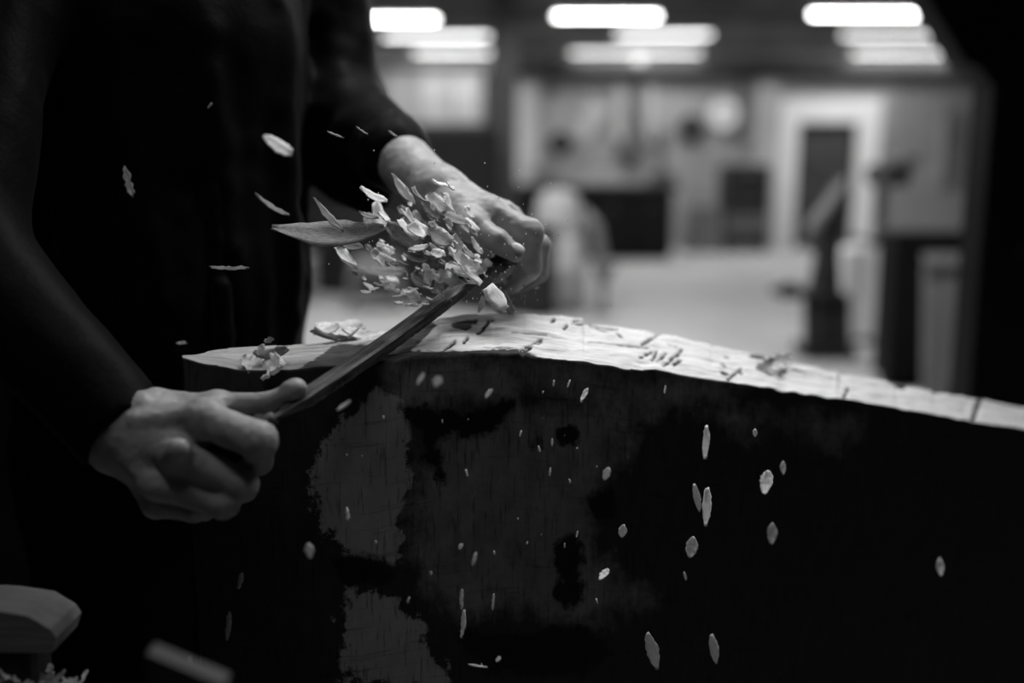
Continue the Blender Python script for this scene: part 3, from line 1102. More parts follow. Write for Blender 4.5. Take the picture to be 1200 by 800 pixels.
# top: freshly hewn pale wood with grain
mt = bpy.data.materials.new('freshly hewn wood')
nt, _, lk = nodes(mt)
bs = nt.nodes['Principled BSDF']
gv = attr(nt, 'grain', 'Vector')
n1 = noise(nt, gv, 40, (.12, 3.2, 1), 6, .7)
n2 = noise(nt, gv, 16, (.4, 1.5, 1), 5)
n3 = noise(nt, gv, 220, (.08, 2, 1), 3)
val = mixv(nt, math_(nt, 'ADD', math_(nt, 'MULTIPLY', math_(nt, 'SUBTRACT', n1, .5), 1.8), .5, True), .40, .92)
val = math_(nt, 'MULTIPLY', val, mixv(nt, n2, .82, 1.08))
crk = math_(nt, 'MULTIPLY', math_(nt, 'SUBTRACT', n3, .60), 9, True)
val = mixv(nt, crk, val, .18)
val = math_(nt, 'MULTIPLY', val, mixv(nt, attr(nt, 'body_shade'), 1.0, mixv(nt, n1, .22, .75)))  # body shade worked into the wood colour
val = mixv(nt, attr(nt, 'blade_shadow'), val, .045)  # blade shadow worked into the wood colour
val = mixv(nt, attr(nt, 'nick'), val, .015)
lk.new(val, bs.inputs['Base Color'])
bs.inputs['Roughness'].default_value = .75
bs.inputs['Specular IOR Level'].default_value = .2
bp = nn(nt, 'ShaderNodeBump')
bp.inputs['Strength'].default_value = .7
bp.inputs['Distance'].default_value = .002
lk.new(n1, bp.inputs['Height'])
lk.new(bp.outputs[0], bs.inputs['Normal'])
# side: old dark finish, worn through in patches
ms = bpy.data.materials.new('old dark finish')
nt, _, lk = nodes(ms)
bs = nt.nodes['Principled BSDF']
gv = attr(nt, 'grain', 'Vector')
big = noise(nt, gv, 14, (1, 1, 1), 10, .72)
fine = noise(nt, gv, 60, (1, .5, 1), 6, .65)
ticks = noise(nt, gv, 260, (1, .10, 1), 3, .6)
horiz = noise(nt, gv, 60, (.15, 2.5, 1), 4, .6)


def worn(a, amp, soft):
    v = math_(nt, 'MULTIPLY', math_(nt, 'SUBTRACT', big, .5), amp)
    v = math_(nt, 'ADD', v, math_(nt, 'MULTIPLY', math_(nt, 'SUBTRACT', fine, .5), amp * .35))
    v = math_(nt, 'ADD', v, attr(nt, a))
    return math_(nt, 'ADD', math_(nt, 'MULTIPLY', v, 1 / soft), .5, True)


val = mixv(nt, fine, .010, .04)
mid = mixv(nt, fine, .07, .24)
mid = math_(nt, 'MULTIPLY', mid, mixv(nt, big, .3, 1.6))
val = mixv(nt, worn('mid', 130, 40), val, mid)
val = mixv(nt, worn('light', 135, 7), val, mixv(nt, fine, .22, .40))
val = mixv(nt, worn('dark', 80, 8), val, .006)
tk = math_(nt, 'MULTIPLY', math_(nt, 'SUBTRACT', ticks, .55), 8, True)
val = math_(nt, 'MULTIPLY', val, mixv(nt, tk, 1.0, .5))
hz = math_(nt, 'MULTIPLY', math_(nt, 'SUBTRACT', horiz, .57), 8, True)
val = math_(nt, 'MULTIPLY', val, mixv(nt, hz, 1.0, .6))
lk.new(val, bs.inputs['Base Color'])
bs.inputs['Roughness'].default_value = .65
bs.inputs['Specular IOR Level'].default_value = .15
bp = nn(nt, 'ShaderNodeBump')
bp.inputs['Strength'].default_value = .5
bp.inputs['Distance'].default_value = .003
lk.new(fine, bp.inputs['Height'])
lk.new(bp.outputs[0], bs.inputs['Normal'])
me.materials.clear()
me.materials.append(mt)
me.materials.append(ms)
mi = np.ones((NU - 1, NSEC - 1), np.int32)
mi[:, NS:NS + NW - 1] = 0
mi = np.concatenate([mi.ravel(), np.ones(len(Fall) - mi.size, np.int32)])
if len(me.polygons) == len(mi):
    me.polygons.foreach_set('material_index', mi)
tag(tim, 'thick curved ship timber with dark worn sides and a bright freshly hewn top', 'timber')
# chocks that carry it
for px, lb in ((480, 'rough wooden chock under the left part of the curved timber'), (900, 'rough wooden chock under the middle of the curved timber'), (1300, 'rough wooden chock under the right end of the curved timber')):
    k = int(np.argmin(np.abs(pxs - px)))
    c = (Ft[k] + Bt[k]) / 2
    o = MB().box((c[0], c[1], ZB / 2), (.18, .3, ZB), bev=.012).build('timber_chock', M['block'])
    tag(o, lb, 'support block')


def top_at(px, s):
    """point on the hewn top at column px, s = 0 near edge .. 1 far edge"""
    k = int(np.argmin(np.abs(pxs - px)))
    return Vector(top[k, int(round(s * (NW - 1)))])


# ================================================================ THE PERSON
person = thing('person', 'person in a dark shirt leaning over the timber, pulling a drawknife with both hands', 'person', (-.46, 1.28, 0))
parts = []


def J(*a):
    return np.array(P(*a))


# ---- near (right) hand and forearm
hn = Blend()
wr_ = J(138, 503, .865)
el = np.array((-.53, .95, 1.18))
mcp = [J(238, 490, .835), J(206, 531, .82), J(186, 566, .822), J(184, 590, .845)]
hn.cap(el, el * .45 + wr_ * .55, .040, .036, .02)
hn.cap(el * .45 + wr_ * .55, wr_, .036, .030, .02)
hn.cap(wr_ + np.array((0, 0, .016)), wr_ - np.array((0, 0, .018)), .026, .024, .02)
hn.ell(J(168, 470, .855), (.007, .008, .007), .016)
for m_, r0, r1 in zip(mcp, (.024, .022, .020, .018), (.0155, .0155, .0145, .0125)):
    hn.cap(wr_, m_, r0, r1, .014)
fing = [
    [mcp[0], J(302, 516, .818), J(303, 540, .858), J(276, 548, .880)],
    [mcp[1], J(284, 568, .826), J(286, 574, .862), J(262, 574, .89)],
    [mcp[2], J(262, 590, .822), J(268, 592, .86), J(238, 585, .885)],
    [mcp[3], J(228, 597, .842), J(240, 598, .872), J(222, 592, .892)]]
rads = [(.0162, .0158, .0128, .0100), (.0150, .0130, .0112, .0095), (.0140, .0122, .0105, .0090), (.0122, .0105, .0092, .0080)]
for ch, rd in zip(fing, rads):
    for i in range(3):
        hn.cap(ch[i], ch[i + 1], rd[i] * (.96 if i else 1), rd[i + 1], .0035 if i else .006)
    hn.ell(ch[1], (rd[1] * 1.05,) * 3, .004)
hn.ell(J(209, 527, .803), (.0095, .009, .010), .008)
cmc, tm, ti, tp = J(185, 480, .875), J(256, 475, .872), J(314, 471, .868), J(349, 455, .866)
hn.cap(wr_, cmc, .022, .017, .012)
hn.cap(cmc, tm, .0175, .0115, .010)
hn.cap(tm, ti, .0112, .0088, .004)
hn.cap(ti, tp, .0088, .0082, .003)
hn.ell(J(343, 457, .865), (.0095, .0092, .0088), .005)
hn.cap(tm, mcp[0], .011, .012, .012)
# tendons
hn.cap(J(160, 492, .835), mcp[0] + np.array((0, -.008, .004)), .004, .004, .010)
hn.warp = lambda p: (vnoise(p, 240, 21) - .5) * .0008 + (vnoise(p, 90, 22) - .5) * .0012
parts.append(hn.mesh(.0016))
# ---- far (left) hand and forearm
hf = Blend()
wf_ = J(515, 229, 1.16)
ef = J(405, 127, 1.40)
mcpf = [J(570, 249, 1.115), J(590, 250, 1.14), J(598, 255, 1.165), J(600, 258, 1.19)]
mid_ = ef * .55 + wf_ * .45
hf.cap(ef, mid_, .042, .039, .02)
hf.cap(mid_, wf_, .039, .029, .02)
hf.cap(wf_ + np.array((.003, 0, .006)), wf_ + np.array((-.008, .0, -.014)), .026, .025, .02)
for m_, r0, r1 in zip(mcpf, (.024, .023, .022, .02), (.0145, .015, .014, .0125)):
    hf.cap(wf_, m_, r0, r1, .014)
fingf = [
    [mcpf[0], J(619, 273, 1.095), J(621, 314, 1.10), J(600, 334, 1.12)],
    [mcpf[1], J(631, 288, 1.135), J(631, 320, 1.14), J(609, 334, 1.16)],
    [mcpf[2], J(631, 294, 1.165), J(628, 322, 1.17), J(606, 332, 1.185)],
    [mcpf[3], J(625, 298, 1.19), J(621, 320, 1.195), J(602, 328, 1.205)]]
radf = [(.0165, .0160, .0135, .0105), (.0140, .0132, .0115, .0095), (.0135, .0122, .0105, .009), (.0122, .0108, .0095, .0082)]
for ch, rd in zip(fingf, radf):
    for i in range(3):
        hf.cap(ch[i], ch[i + 1], rd[i] * (.95 if i else 1), rd[i + 1], .003 if i else .005)
    hf.ell(ch[1], (rd[1] * 1.06,) * 3, .003)
cmcf, tmf, tif, tpf = J(534, 246, 1.125), J(553, 265, 1.085), J(583, 282, 1.068), J(604, 297, 1.062)
hf.cap(wf_, cmcf, .022, .018, .012)
hf.cap(cmcf, tmf, .0205, .0160, .012)
hf.cap(tmf, tif, .0155, .0132, .006)
hf.cap(tif, tpf, .0130, .0095, .004)
hf.cap(tmf, mcpf[0], .010, .012, .014)
hf.cap(cmcf, mcpf[0], .019, .016, .016)
hf.warp = lambda p: (vnoise(p, 240, 31) - .5) * .0008 + (vnoise(p, 90, 32) - .5) * .0012
parts.append(hf.mesh(.0016))
# ---- trunk, upper arms, neck, head, legs under the clothes
sl_ = J(372, -95, 1.44)
sr_ = np.array((-.54, 1.10, 1.43))
bd = Blend()
ch_ = np.array((-.43, 1.29, 1.40))
wa_ = np.array((-.46, 1.30, 1.12))
pe_ = np.array((-.47, 1.30, .95))
bd.cap(pe_, wa_, .145, .135, .05)
bd.cap(wa_, ch_, .135, .15, .05)
bd.cap(sl_, ch_ + np.array((.03, .03, .08)), .06, .10, .06)
bd.cap(sr_, ch_ + np.array((-.03, -.03, .05)), .06, .10, .06)
bd.cap(sl_, ef, .052, .042, .03)
bd.cap(sr_, el, .052, .042, .03)
nk = np.array((-.40, 1.22, 1.60))
hd = np.array((-.355, 1.165, 1.735))
fv = np.array((.62, -.74, -.26))
fv /= np.linalg.norm(fv)
bd.cap(ch_ + np.array((.01, -.02, .12)), nk, .075, .058, .05)
bd.cap(nk, hd - np.array((0, 0, .05)), .056, .055, .03)
bd.ell(hd + np.array((0, 0, .015)), (.078, .082, .105), .02)
sd = np.cross(fv, (0, 0, 1))
sd /= np.linalg.norm(sd)
upv = np.cross(sd, fv)
bd.ell(hd - upv * .055 + fv * .03, (.055, .055, .055), .03)            # jaw
bd.cap(hd + fv * .082 + upv * .02, hd + fv * .104 - upv * .022, .009, .014, .010)   # nose
bd.cap(hd + fv * .082 - upv * .052 - sd * .02, hd + fv * .082 - upv * .052 + sd * .02, .008, .008, .008)  # lips
bd.cap(hd + fv * .08 + upv * .035 - sd * .035, hd + fv * .08 + upv * .035 + sd * .035, .010, .010, .012)  # brow
for s in (-1, 1):
    bd.ell(hd + sd * .08 * s - fv * .005, (.018, .018, .032), .006)      # ears
fL, fR = np.array((-.38, 1.42, .06)), np.array((-.56, 1.20, .06))
for hip, ft in ((np.array((-.43, 1.37, .92)), fL), (np.array((-.52, 1.23, .92)), fR)):
    kn = (hip + ft) / 2 + np.array((.03, -.03, .02))
    bd.cap(hip, kn, .085, .058, .04)
    bd.cap(kn, ft + np.array((0, 0, .04)), .058, .042, .03)
    bd.cap(ft, ft + np.array((.10, -.12, -.02)), .036, .03, .03)
parts.append(bd.mesh(.008))
np_mesh('body', *join(parts), M['skin'], person)
# fingernails
for c, dirv, nrm, lb in ((tpf + np.array((.0030, -.0085, .0066)), tpf - tif, np.array((.3, -.75, .6)), 'far thumb'),
                         ):
    d = dirv / np.linalg.norm(dirv)
    nrm = nrm - d * (nrm @ d)
    nrm /= np.linalg.norm(nrm)
    s_ = np.cross(d, nrm)
    nb = Blend()
    nb.ell(c, (.0080, .0058, .0022), .002, np.stack([d, s_, nrm], 1))
    np_mesh('thumbnail', *nb.mesh(.0006), M['nail'], person)

for s_ in (-1, 1):
    eb = Blend()
    eb.ell(hd + fv * .076 + upv * .014 + sd * .031 * s_, (.011, .011, .009), .002)
    np_mesh('eye', *eb.mesh(.0015), M['nail'], person)
# ---- shirt
st = Blend()
st.cap((-.47, 1.30, .96), (-.45, 1.30, 1.12), .185, .168, .04)
st.cap((-.45, 1.30, 1.12), ch_, .168, .168, .04)
st.cap(sl_, ch_ + np.array((.03, .03, .08)), .068, .112, .06)
st.cap(sr_, ch_ + np.array((-.03, -.03, .05)), .068, .112, .06)
fdir = wf_ - ef
se = ef + fdir * .57
st.cap(sl_, ef, .060, .052, .03)
st.cap(ef, se + fdir * .2, .052, .045, .02)
st.cap(J(405, 125, 1.40), J(424, 190, 1.38), .05, .050, .03)          # cloth sagging below the sleeve
st.cap(J(424, 190, 1.38), J(436, 232, 1.36), .050, .026, .03)
ndir = wr_ - el
st.cap(sr_, el, .066, .060, .03)
sre = el + ndir * 1.03  # near sleeve lengthened to the wrist, black cloth in place of forearm shade
st.cap(el, el + ndir * 1.12, .060, .041, .02)
st.cut(se, fdir, se, .16)
st.cut(sre, ndir, sre, .12)
st.cut((0, 0, .93), (0, 0, -1))
nkc = ch_ + np.array((.02, -.04, .165))
st.cut(nkc, nk - ch_, nkc, .12)


def folds(p):
    a = np.arctan2(p[:, 1] - 1.30, p[:, 0] + .45)
    z = p[:, 2]
    low = np.clip((1.50 - z) / .4, 0, 1)
    f = np.sin(a * 11 + 2.2 * np.sin(z * 5.0) + 1.3) * .007 * low
    f += np.sin(a * 23 + 3 * np.sin(z * 4 + 1)) * .0025 * low
    f += (vnoise(p * np.array([1, 1, .35]), 16, 41) - .5) * .016
    f += (vnoise(p, 40, 42) - .5) * .006
    rad = np.hypot(p[:, 0] + .45, p[:, 1] - 1.30)
    return f * np.clip(1.3 - np.clip(rad - .20, 0, 1) * 9, .35, 1)


st.warp = folds
shirt = np_mesh('shirt', *st.mesh(.0055), M['shirt'], person)
# rolled cuff of the far sleeve, as a ring
cf = Blend()
fd_n = fdir / np.linalg.norm(fdir)
cf.cap(se - fd_n * .03, se - fd_n * .004, .0500, .0488, .004)
cf.cut(se - fd_n * .028, -fd_n)
cf.warp = lambda p: (vnoise(p, 60, 44) - .5) * .004
np_mesh('cuff', *cf.mesh(.0035), M['shirt'], shirt)
# placket down the shirt front
pl = Blend()
f2 = np.array((.64, -.77, 0))
for i in range(8):
    z0, z1 = 1.0 + i * .055, 1.0 + (i + 1) * .055
    c0 = np.array((-.455, 1.30, 0)) + f2 * (.178 if i < 2 else .168)
    c1 = c0
    pl.cap(np.array((c0[0], c0[1], z0)), np.array((c1[0], c1[1], z1)), .012, .012, .006)
np_mesh('placket', *pl.mesh(.004), M['shirt'], shirt)
# trousers
tr = Blend()
tr.cap((-.47, 1.30, .90), (-.46, 1.30, 1.0), .155, .15, .04)
for hip, ft in ((np.array((-.43, 1.37, .90)), fL), (np.array((-.52, 1.23, .90)), fR)):
    kn = (hip + ft) / 2 + np.array((.03, -.03, .02))
    tr.cap(hip, kn, .105, .08, .05)
    tr.cap(kn, ft + np.array((0, 0, .03)), .08, .068, .04)
tr.cut((0, 0, .075), (0, 0, -1))
tr.cut((0, 0, 1.0), (0, 0, 1))
tr.warp = lambda p: (vnoise(p * np.array([1, 1, .6]), 18, 51) - .5) * .02
np_mesh('trousers', *tr.mesh(.009), M['trousers'], person)
for ft in (fL, fR):
    so = Blend()
    so.cap(ft + np.array((-.03, .035, -.005)), ft + np.array((.05, -.06, -.01)), .05, .048, .02)
    so.cap(ft + np.array((.05, -.06, -.012)), ft + np.array((.12, -.145, -.018)), .046, .038, .02)
    so.cap(ft + np.array((-.01, .012, .0)), ft + np.array((-.01, .012, .07)), .055, .055, .02)
    so.cut((0, 0, .0), (0, 0, -1))
    so.cut((0, 0, .14), (0, 0, 1))
    np_mesh('shoe', *so.mesh(.005), M['shoe'], person)
hr = Blend()
hr.ell(hd + np.array((0, 0, .028)) - fv * .012, (.088, .092, .105), .02)
hr.ell(hd - fv * .05 - upv * .01, (.07, .07, .085), .03)
hr.cut(hd + fv * .045, fv, hd + fv * .09 - upv * .045, .105)
hr.cut(hd - upv * .07, -upv)
hr.warp = lambda p: (vnoise(p * np.array([1, 1, .3]), 120, 61) - .5) * .008
np_mesh('hair', *hr.mesh(.005), M['hair'], person)

# ================================================================ DRAWKNIFE
kn_t = thing('drawknife', 'long straight drawknife with a worn steel blade slanting across the timber, gripped at both ends', 'drawknife', P(470, 400, .96))
A_, B_ = P(319, 491, .838), P(578, 308, 1.095)
L = (B_ - A_).normalized()
vw = ((A_ + B_) / 2 - CAM).normalized()
scr = L.cross(vw).normalized()          # direction across the blade in the picture
if scr.z < 0:
    scr = -scr                          # points up-left in the picture
wdir = (scr * .62 - vw * .60).normalized()
wdir = (wdir - L * wdir.dot(L)).normalized()
nrm = L.cross(wdir).normalized()
if nrm.dot(vw) > 0:
    nrm = -nrm
NB = 90
ln_ = (B_ - A_).length
tow = -vw
tow = (tow - L * tow.dot(L)).normalized()
scr = (scr - L * scr.dot(L)).normalized()
PROF = ((.50, -.62), (.44, -.42), (.04, .24), (-.10, .27), (-.50, .06), (-.52, .0), (-.28, -.5))
bm_v, bm_f, bgr = [], [], []
for i in range(NB + 1):
    s = i / NB
    taper = min(1, .16 + s * 7) * (1 - .35 * max(0, (s - .8) / .2))
    w_ = .0185 * taper
    bow = math.sin(s * PI) * .004
    jx = (R.random() - .5)
    c = A_ + L * (ln_ * s) - scr * bow
    for k, (a_, b_) in enumerate(PROF):
        e_ = jx * .05 if k in (4, 5) else 0
        bm_v.append(c + scr * (w_ * (a_ + e_)) + tow * (w_ * b_))
        bgr += [ln_ * s, k * .004, 0]
for i in range(NB):
    for k in range(7):
        k2 = (k + 1) % 7
        bm_f.append((i * 7 + k, i * 7 + k2, (i + 1) * 7 + k2, (i + 1) * 7 + k))
bm_f.append(tuple(range(7))[::-1])
bm_f.append(tuple(NB * 7 + k for k in range(7)))
bl_o = MB().add(bm_v, bm_f).build('blade', M['blade'], kn_t)
at = bl_o.data.attributes.new('grain', 'FLOAT_VECTOR', 'POINT')
at.data.foreach_set('vector', bgr)
mbl = bpy.data.materials.new('scratched blade steel')
nt, _, lk = nodes(mbl)
bs = nt.nodes['Principled BSDF']
gv = attr(nt, 'grain', 'Vector')
b1 = noise(nt, gv, 60, (.35, 9, 1), 5, .7)
b2 = noise(nt, gv, 90, (1, 2, 1), 4, .6)
v_ = math_(nt, 'MULTIPLY', math_(nt, 'SUBTRACT', b1, .38), 2.6, True)
v_ = mixv(nt, v_, .02, .20)
v_ = math_(nt, 'MULTIPLY', v_, mixv(nt, b2, .5, 1.4))
lk.new(v_, bs.inputs['Base Color'])
bs.inputs['Metallic'].default_value = .45
bs.inputs['Roughness'].default_value = .45
bp = nn(nt, 'ShaderNodeBump')
bp.inputs['Strength'].default_value = .4
bp.inputs['Distance'].default_value = .001
lk.new(b1, bp.inputs['Height'])
lk.new(bp.outputs[0], bs.inputs['Normal'])
bl_o.data.materials[0] = mbl
# near tang and handle in the fist
h0, h1 = P(322, 489, .840), P(196, 576, .858)
hp = [h0 + (h1 - h0) * t for t in (0, .06, .1, .3, .6, .9, .97, 1.0)]
MB().tube(hp, [.006, .0075, .012, .0135, .0145, .0135, .012, .006], 18).build('handle', M['handle'], kn_t, True)
h0, h1 = P(576, 309, 1.093), P(628, 306, 1.21)
hp = [h0 + (h1 - h0) * t for t in (0, .06, .1, .3, .6, .9, .97, 1.0)]
MB().tube(hp, [.006, .0075, .012, .0135, .0145, .0135, .012, .006], 18).build('handle', M['handle'], kn_t, True)


# ================================================================== CHIPS
def chip_mesh(Lc, W, curl, twist, th, seed, jagg=.12, nu=12, nv=5, point=.5, cup=.15):
    r = random.Random(seed)
    vs = []
    x = z = 0.0
    cl = []
    ang = -curl / 2
    for i in range(nu + 1):
        cl.append((x, z, ang))
        x += math.cos(ang) * Lc / nu
        z += math.sin(ang) * Lc / nu
        ang += curl / nu * (1 + .6 * (r.random() - .5))
    mx = sum(c[0] for c in cl) / len(cl)
    mz = sum(c[1] for c in cl) / len(cl)
    jl = [1 + jagg * (r.random() - .5) * 2 for _ in range(nu + 1)]
    jr = [1 + jagg * (r.random() - .5) * 2 for _ in range(nu + 1)]
    rows = []
    for i, (x, z, a) in enumerate(cl):
        u = i / nu
        prof = max(.12, (math.sin(PI * min(.98, max(.02, u * (1 - .1 * point) + .05 * point)))) ** point)
        tw = twist * (u - .5)
        row = []
        for j in range(nv):
            s = j / (nv - 1) * 2 - 1
            wv = W / 2 * prof * s * (jl[i] if s < 0 else jr[i])
            zz = cup * W * (s * s - .4) + (r.random() - .5) * th * 1.2
            endj = (r.random() - .5) * Lc * .10 * jagg * 3 if i in (0, nu) else 0
            n_ = (-math.sin(a), math.cos(a))
            px_ = x - mx + n_[0] * (zz + wv * math.sin(tw)) + endj
            pz_ = z - mz + n_[1] * (zz + wv * math.sin(tw))
            row.append((px_, wv * math.cos(tw), pz_, n_))
        rows.append(row)
    n = (nu + 1) * nv
    for sgn in (1, -1):
        for i, row in enumerate(rows):
            for j, (a, b_, c, n_) in enumerate(row):
                t_ = th / 2 * sgn * (.35 if j in (0, nv - 1) else 1)
                vs.append((a + n_[0] * t_, b_, c + n_[1] * t_))
    fs = []
    for i in range(nu):
        for j in range(nv - 1):
            a = i * nv + j
            fs.append((a, a + nv, a + nv + 1, a + 1))
            fs.append((n + a, n + a + 1, n + a + nv + 1, n + a + nv))
        for j in (0, nv - 1):
            a = i * nv + j
            q_ = (a, n + a, n + a + nv, a + nv)
            fs.append(q_ if j == 0 else q_[::-1])
    for i in (0, nu):
        for j in range(nv - 1):
            a = i * nv + j
            q_ = (a, a + 1, n + a + 1, n + a)
            fs.append(q_ if i == 0 else q_[::-1])
    return vs, fs


seedc = [100]


def place(o, pos, ang, roll, tilt):
    """long axis at ang degrees in the view plane, rolled about it, tipped towards or away"""
    a = math.radians(ang)
    l = (RT * math.cos(a) + UP * math.sin(a) + FW * tilt).normalized()
    n0 = -FW
    n0 = (n0 - l * n0.dot(l)).normalized()
    y0 = n0.cross(l)
    c, s = math.cos(math.radians(roll)), math.sin(math.radians(roll))
    n = n0 * c + y0 * s
    y = n.cross(l)
    m = Matrix((l, y, n)).transposed().to_4x4()
    m.translation = pos
    o.matrix_basis = m


def chip(px, py, Y, lpx, wpx, ang, curl=.6, twist=.3, roll=40, tilt=.2, th=.0012, m='chip', label=None, cat='wood chip', group=None,
         name='wood_chip', jagg=.12, point=.5, cup=.15, pos=None, lift=0, nu=12):
    seedc[0] += 1
    k = Y / FPX
    vs, fs = chip_mesh(lpx * k, wpx * k, curl, twist, th, seedc[0], jagg, point=point, cup=cup, nu=nu)
    mb = MB().add(vs, fs)
    o = mb.build(name, M[m], None, True)
    place(o, pos if pos is not None else P(px, py, Y), ang, roll, tilt)
    tag(o, label, cat, group)
    return o


GB = 'wood chips flying off the blade'
chip(472, 222, 1.05, 44, 13, -52, .9, .8, 30, .1, label='curved pale shaving with a bright tip at the top of the flying burst', group=GB, name='wood_shaving', point=1.1)
chip(437, 229, 1.03, 36, 15, -25, .8, .4, 55, .1, label='grey shaving at the upper left of the flying burst', group=GB, name='wood_shaving')
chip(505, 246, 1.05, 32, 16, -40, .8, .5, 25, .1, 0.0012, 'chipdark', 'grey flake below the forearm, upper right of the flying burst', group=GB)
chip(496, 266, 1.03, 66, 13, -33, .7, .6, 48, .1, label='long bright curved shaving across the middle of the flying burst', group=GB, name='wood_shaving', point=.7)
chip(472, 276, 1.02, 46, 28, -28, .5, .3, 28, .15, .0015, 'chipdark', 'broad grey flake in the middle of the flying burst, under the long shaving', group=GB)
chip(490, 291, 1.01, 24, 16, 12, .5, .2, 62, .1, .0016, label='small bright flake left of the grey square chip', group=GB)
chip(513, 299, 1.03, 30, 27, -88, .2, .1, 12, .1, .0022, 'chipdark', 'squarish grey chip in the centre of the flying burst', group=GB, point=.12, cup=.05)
chip(539, 291, 1.05, 36, 16, -62, .6, .5, 40, .1, label='bright upright flake beside the worker\'s thumb, right of the square chip', group=GB)
chip(543, 262, 1.06, 26, 10, -58, .7, .4, 30, .1, label='thin shaving crossing the back of the far thumb', group=GB, name='wood_shaving', point=.9)
chip(553, 268, 1.05, 22, 7, -55, .9, .6, 40, .1, label='narrow pointed shaving just under the far thumb', group=GB, name='wood_shaving', point=1)
chip(558, 288, 1.04, 24, 9, -55, 1.2, .7, 45, .2, label='small curled shaving between thumb and blade tip', group=GB, name='wood_shaving')
chip(563, 315, 1.05, 30, 13, 38, .15, .1, 35, .1, .004, label='small straight-sided block chip on top of the blade near the far hand', group=GB, point=.12, cup=.03)
chip(527, 326, 1.02, 50, 26, 8, .9, .6, 50, .1, .0016, label='large crumpled shaving lying against the upper edge of the blade', group=GB, name='wood_shaving', jagg=.5)
chip(545, 329, 1.01, 26, 9, -14, .6, .5, 62, .1, label='bright curled lip of shaving on the upper edge of the blade', group=GB, name='wood_shaving')
chip(507, 330, 1.01, 34, 20, -50, .7, .5, 35, .2, .0014, label='folded pale shaving left of the crumpled one at the blade', group=GB, name='wood_shaving', jagg=.4)
chip(581, 350, .99, 34, 32, -58, .12, .05, 55, .15, .006, label='bright chunky chip just above the timber under the far hand', cat='wood chip', point=.12, cup=.03, jagg=.06, nu=4)
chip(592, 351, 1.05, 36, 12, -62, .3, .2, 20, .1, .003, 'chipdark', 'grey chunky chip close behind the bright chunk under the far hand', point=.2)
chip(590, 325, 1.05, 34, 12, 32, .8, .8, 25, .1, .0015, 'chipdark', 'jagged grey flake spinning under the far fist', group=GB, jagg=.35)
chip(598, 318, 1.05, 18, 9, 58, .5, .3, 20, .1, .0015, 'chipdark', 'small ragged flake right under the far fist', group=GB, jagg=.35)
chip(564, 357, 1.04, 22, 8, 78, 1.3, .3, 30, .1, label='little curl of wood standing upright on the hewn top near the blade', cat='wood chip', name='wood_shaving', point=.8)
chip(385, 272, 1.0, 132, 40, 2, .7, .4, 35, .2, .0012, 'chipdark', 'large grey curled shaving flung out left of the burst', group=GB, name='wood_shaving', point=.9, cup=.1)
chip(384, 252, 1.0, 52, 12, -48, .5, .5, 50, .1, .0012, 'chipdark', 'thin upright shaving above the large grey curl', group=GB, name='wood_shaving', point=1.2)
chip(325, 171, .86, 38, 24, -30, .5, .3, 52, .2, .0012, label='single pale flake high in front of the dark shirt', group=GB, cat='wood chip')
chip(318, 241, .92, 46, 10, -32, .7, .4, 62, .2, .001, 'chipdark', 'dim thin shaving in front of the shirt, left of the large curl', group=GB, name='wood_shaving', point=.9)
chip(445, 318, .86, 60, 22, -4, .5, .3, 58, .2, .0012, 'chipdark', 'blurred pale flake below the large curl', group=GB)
for (x_, y_, l_, w_, a_, lb) in ((393, 158, 20, 4, -20, 'tiny sliver highest at left, in front of the sleeve'), (424, 153, 16, 4, -32, 'tiny sliver in the middle of the three before the sleeve'),
                                 (460, 157, 12, 5, -35, 'tiny sliver beside the sleeve hem')):
    chip(x_, y_, 1.0, l_, w_, a_, .3, .2, 55, .1, .001, 'chipdark', lb, group=GB, cat='wood splinter', name='wood_splinter')
SMALL = 'small pale wood chip in the dense burst flying off the blade'
for i in range(110):
    t_ = R.random()
    # the burst fans up and left from the blade's far end
    d_ = R.random() ** .8
    a_ = math.radians(R.choice([R.uniform(128, 172), R.uniform(160, 196), R.uniform(100, 150)]))
    x_ = 562 + math.cos(a_) * d_ * 150 + R.uniform(-12, 12)
    y_ = 318 - math.sin(a_) * d_ * 120 + R.uniform(-10, 14)
    if y_ > 356:
        continue
    big_ = R.random() < .42
    l_ = R.uniform(16, 34) if big_ else R.uniform(5, 14)
    chip(x_, y_, R.uniform(.98, 1.09), l_, l_ * R.uniform(.45, 1.0), R.uniform(-60, -10), R.uniform(.2, 1.1), R.uniform(-.6, .6), R.uniform(25, 80), R.uniform(-.3, .3), .0011,
         'chip' if R.random() < .68 else 'chipdark', SMALL, group='small chips in the burst', jagg=R.uniform(.08, .25), point=R.choice([.12, .2, .4, .8]), nu=R.choice([3, 4, 6, 9]))
LOWB = 'tiny chip skimming low left of the blade, above the bright floor'
for i in range(22):
    x_ = R.uniform(425, 505)
    y_ = R.uniform(325, 362) - (x_ - 425) * .08
    l_ = R.uniform(5, 14)
    chip(x_, y_, R.uniform(.96, 1.04), l_, l_ * R.uniform(.25, .5), R.uniform(-20, 25), R.uniform(.2, .8), R.uniform(-.4, .4), R.uniform(20, 70), 0, .001,
         'chip', LOWB, group='low chips left of the blade')
# under the far fist: small dark crumbs
for i in range(16):
    x_, y_ = R.uniform(572, 630), R.uniform(322, 358)
    l_ = R.uniform(3, 8)
    chip(x_, y_, R.uniform(1.03, 1.09), l_, l_ * .5, R.uniform(20, 120), .5, .3, R.uniform(10, 70), 0, .001, 'chipdark',
         'crumb of wood falling under the far fist', group='crumbs under the far fist', cat='wood chip')

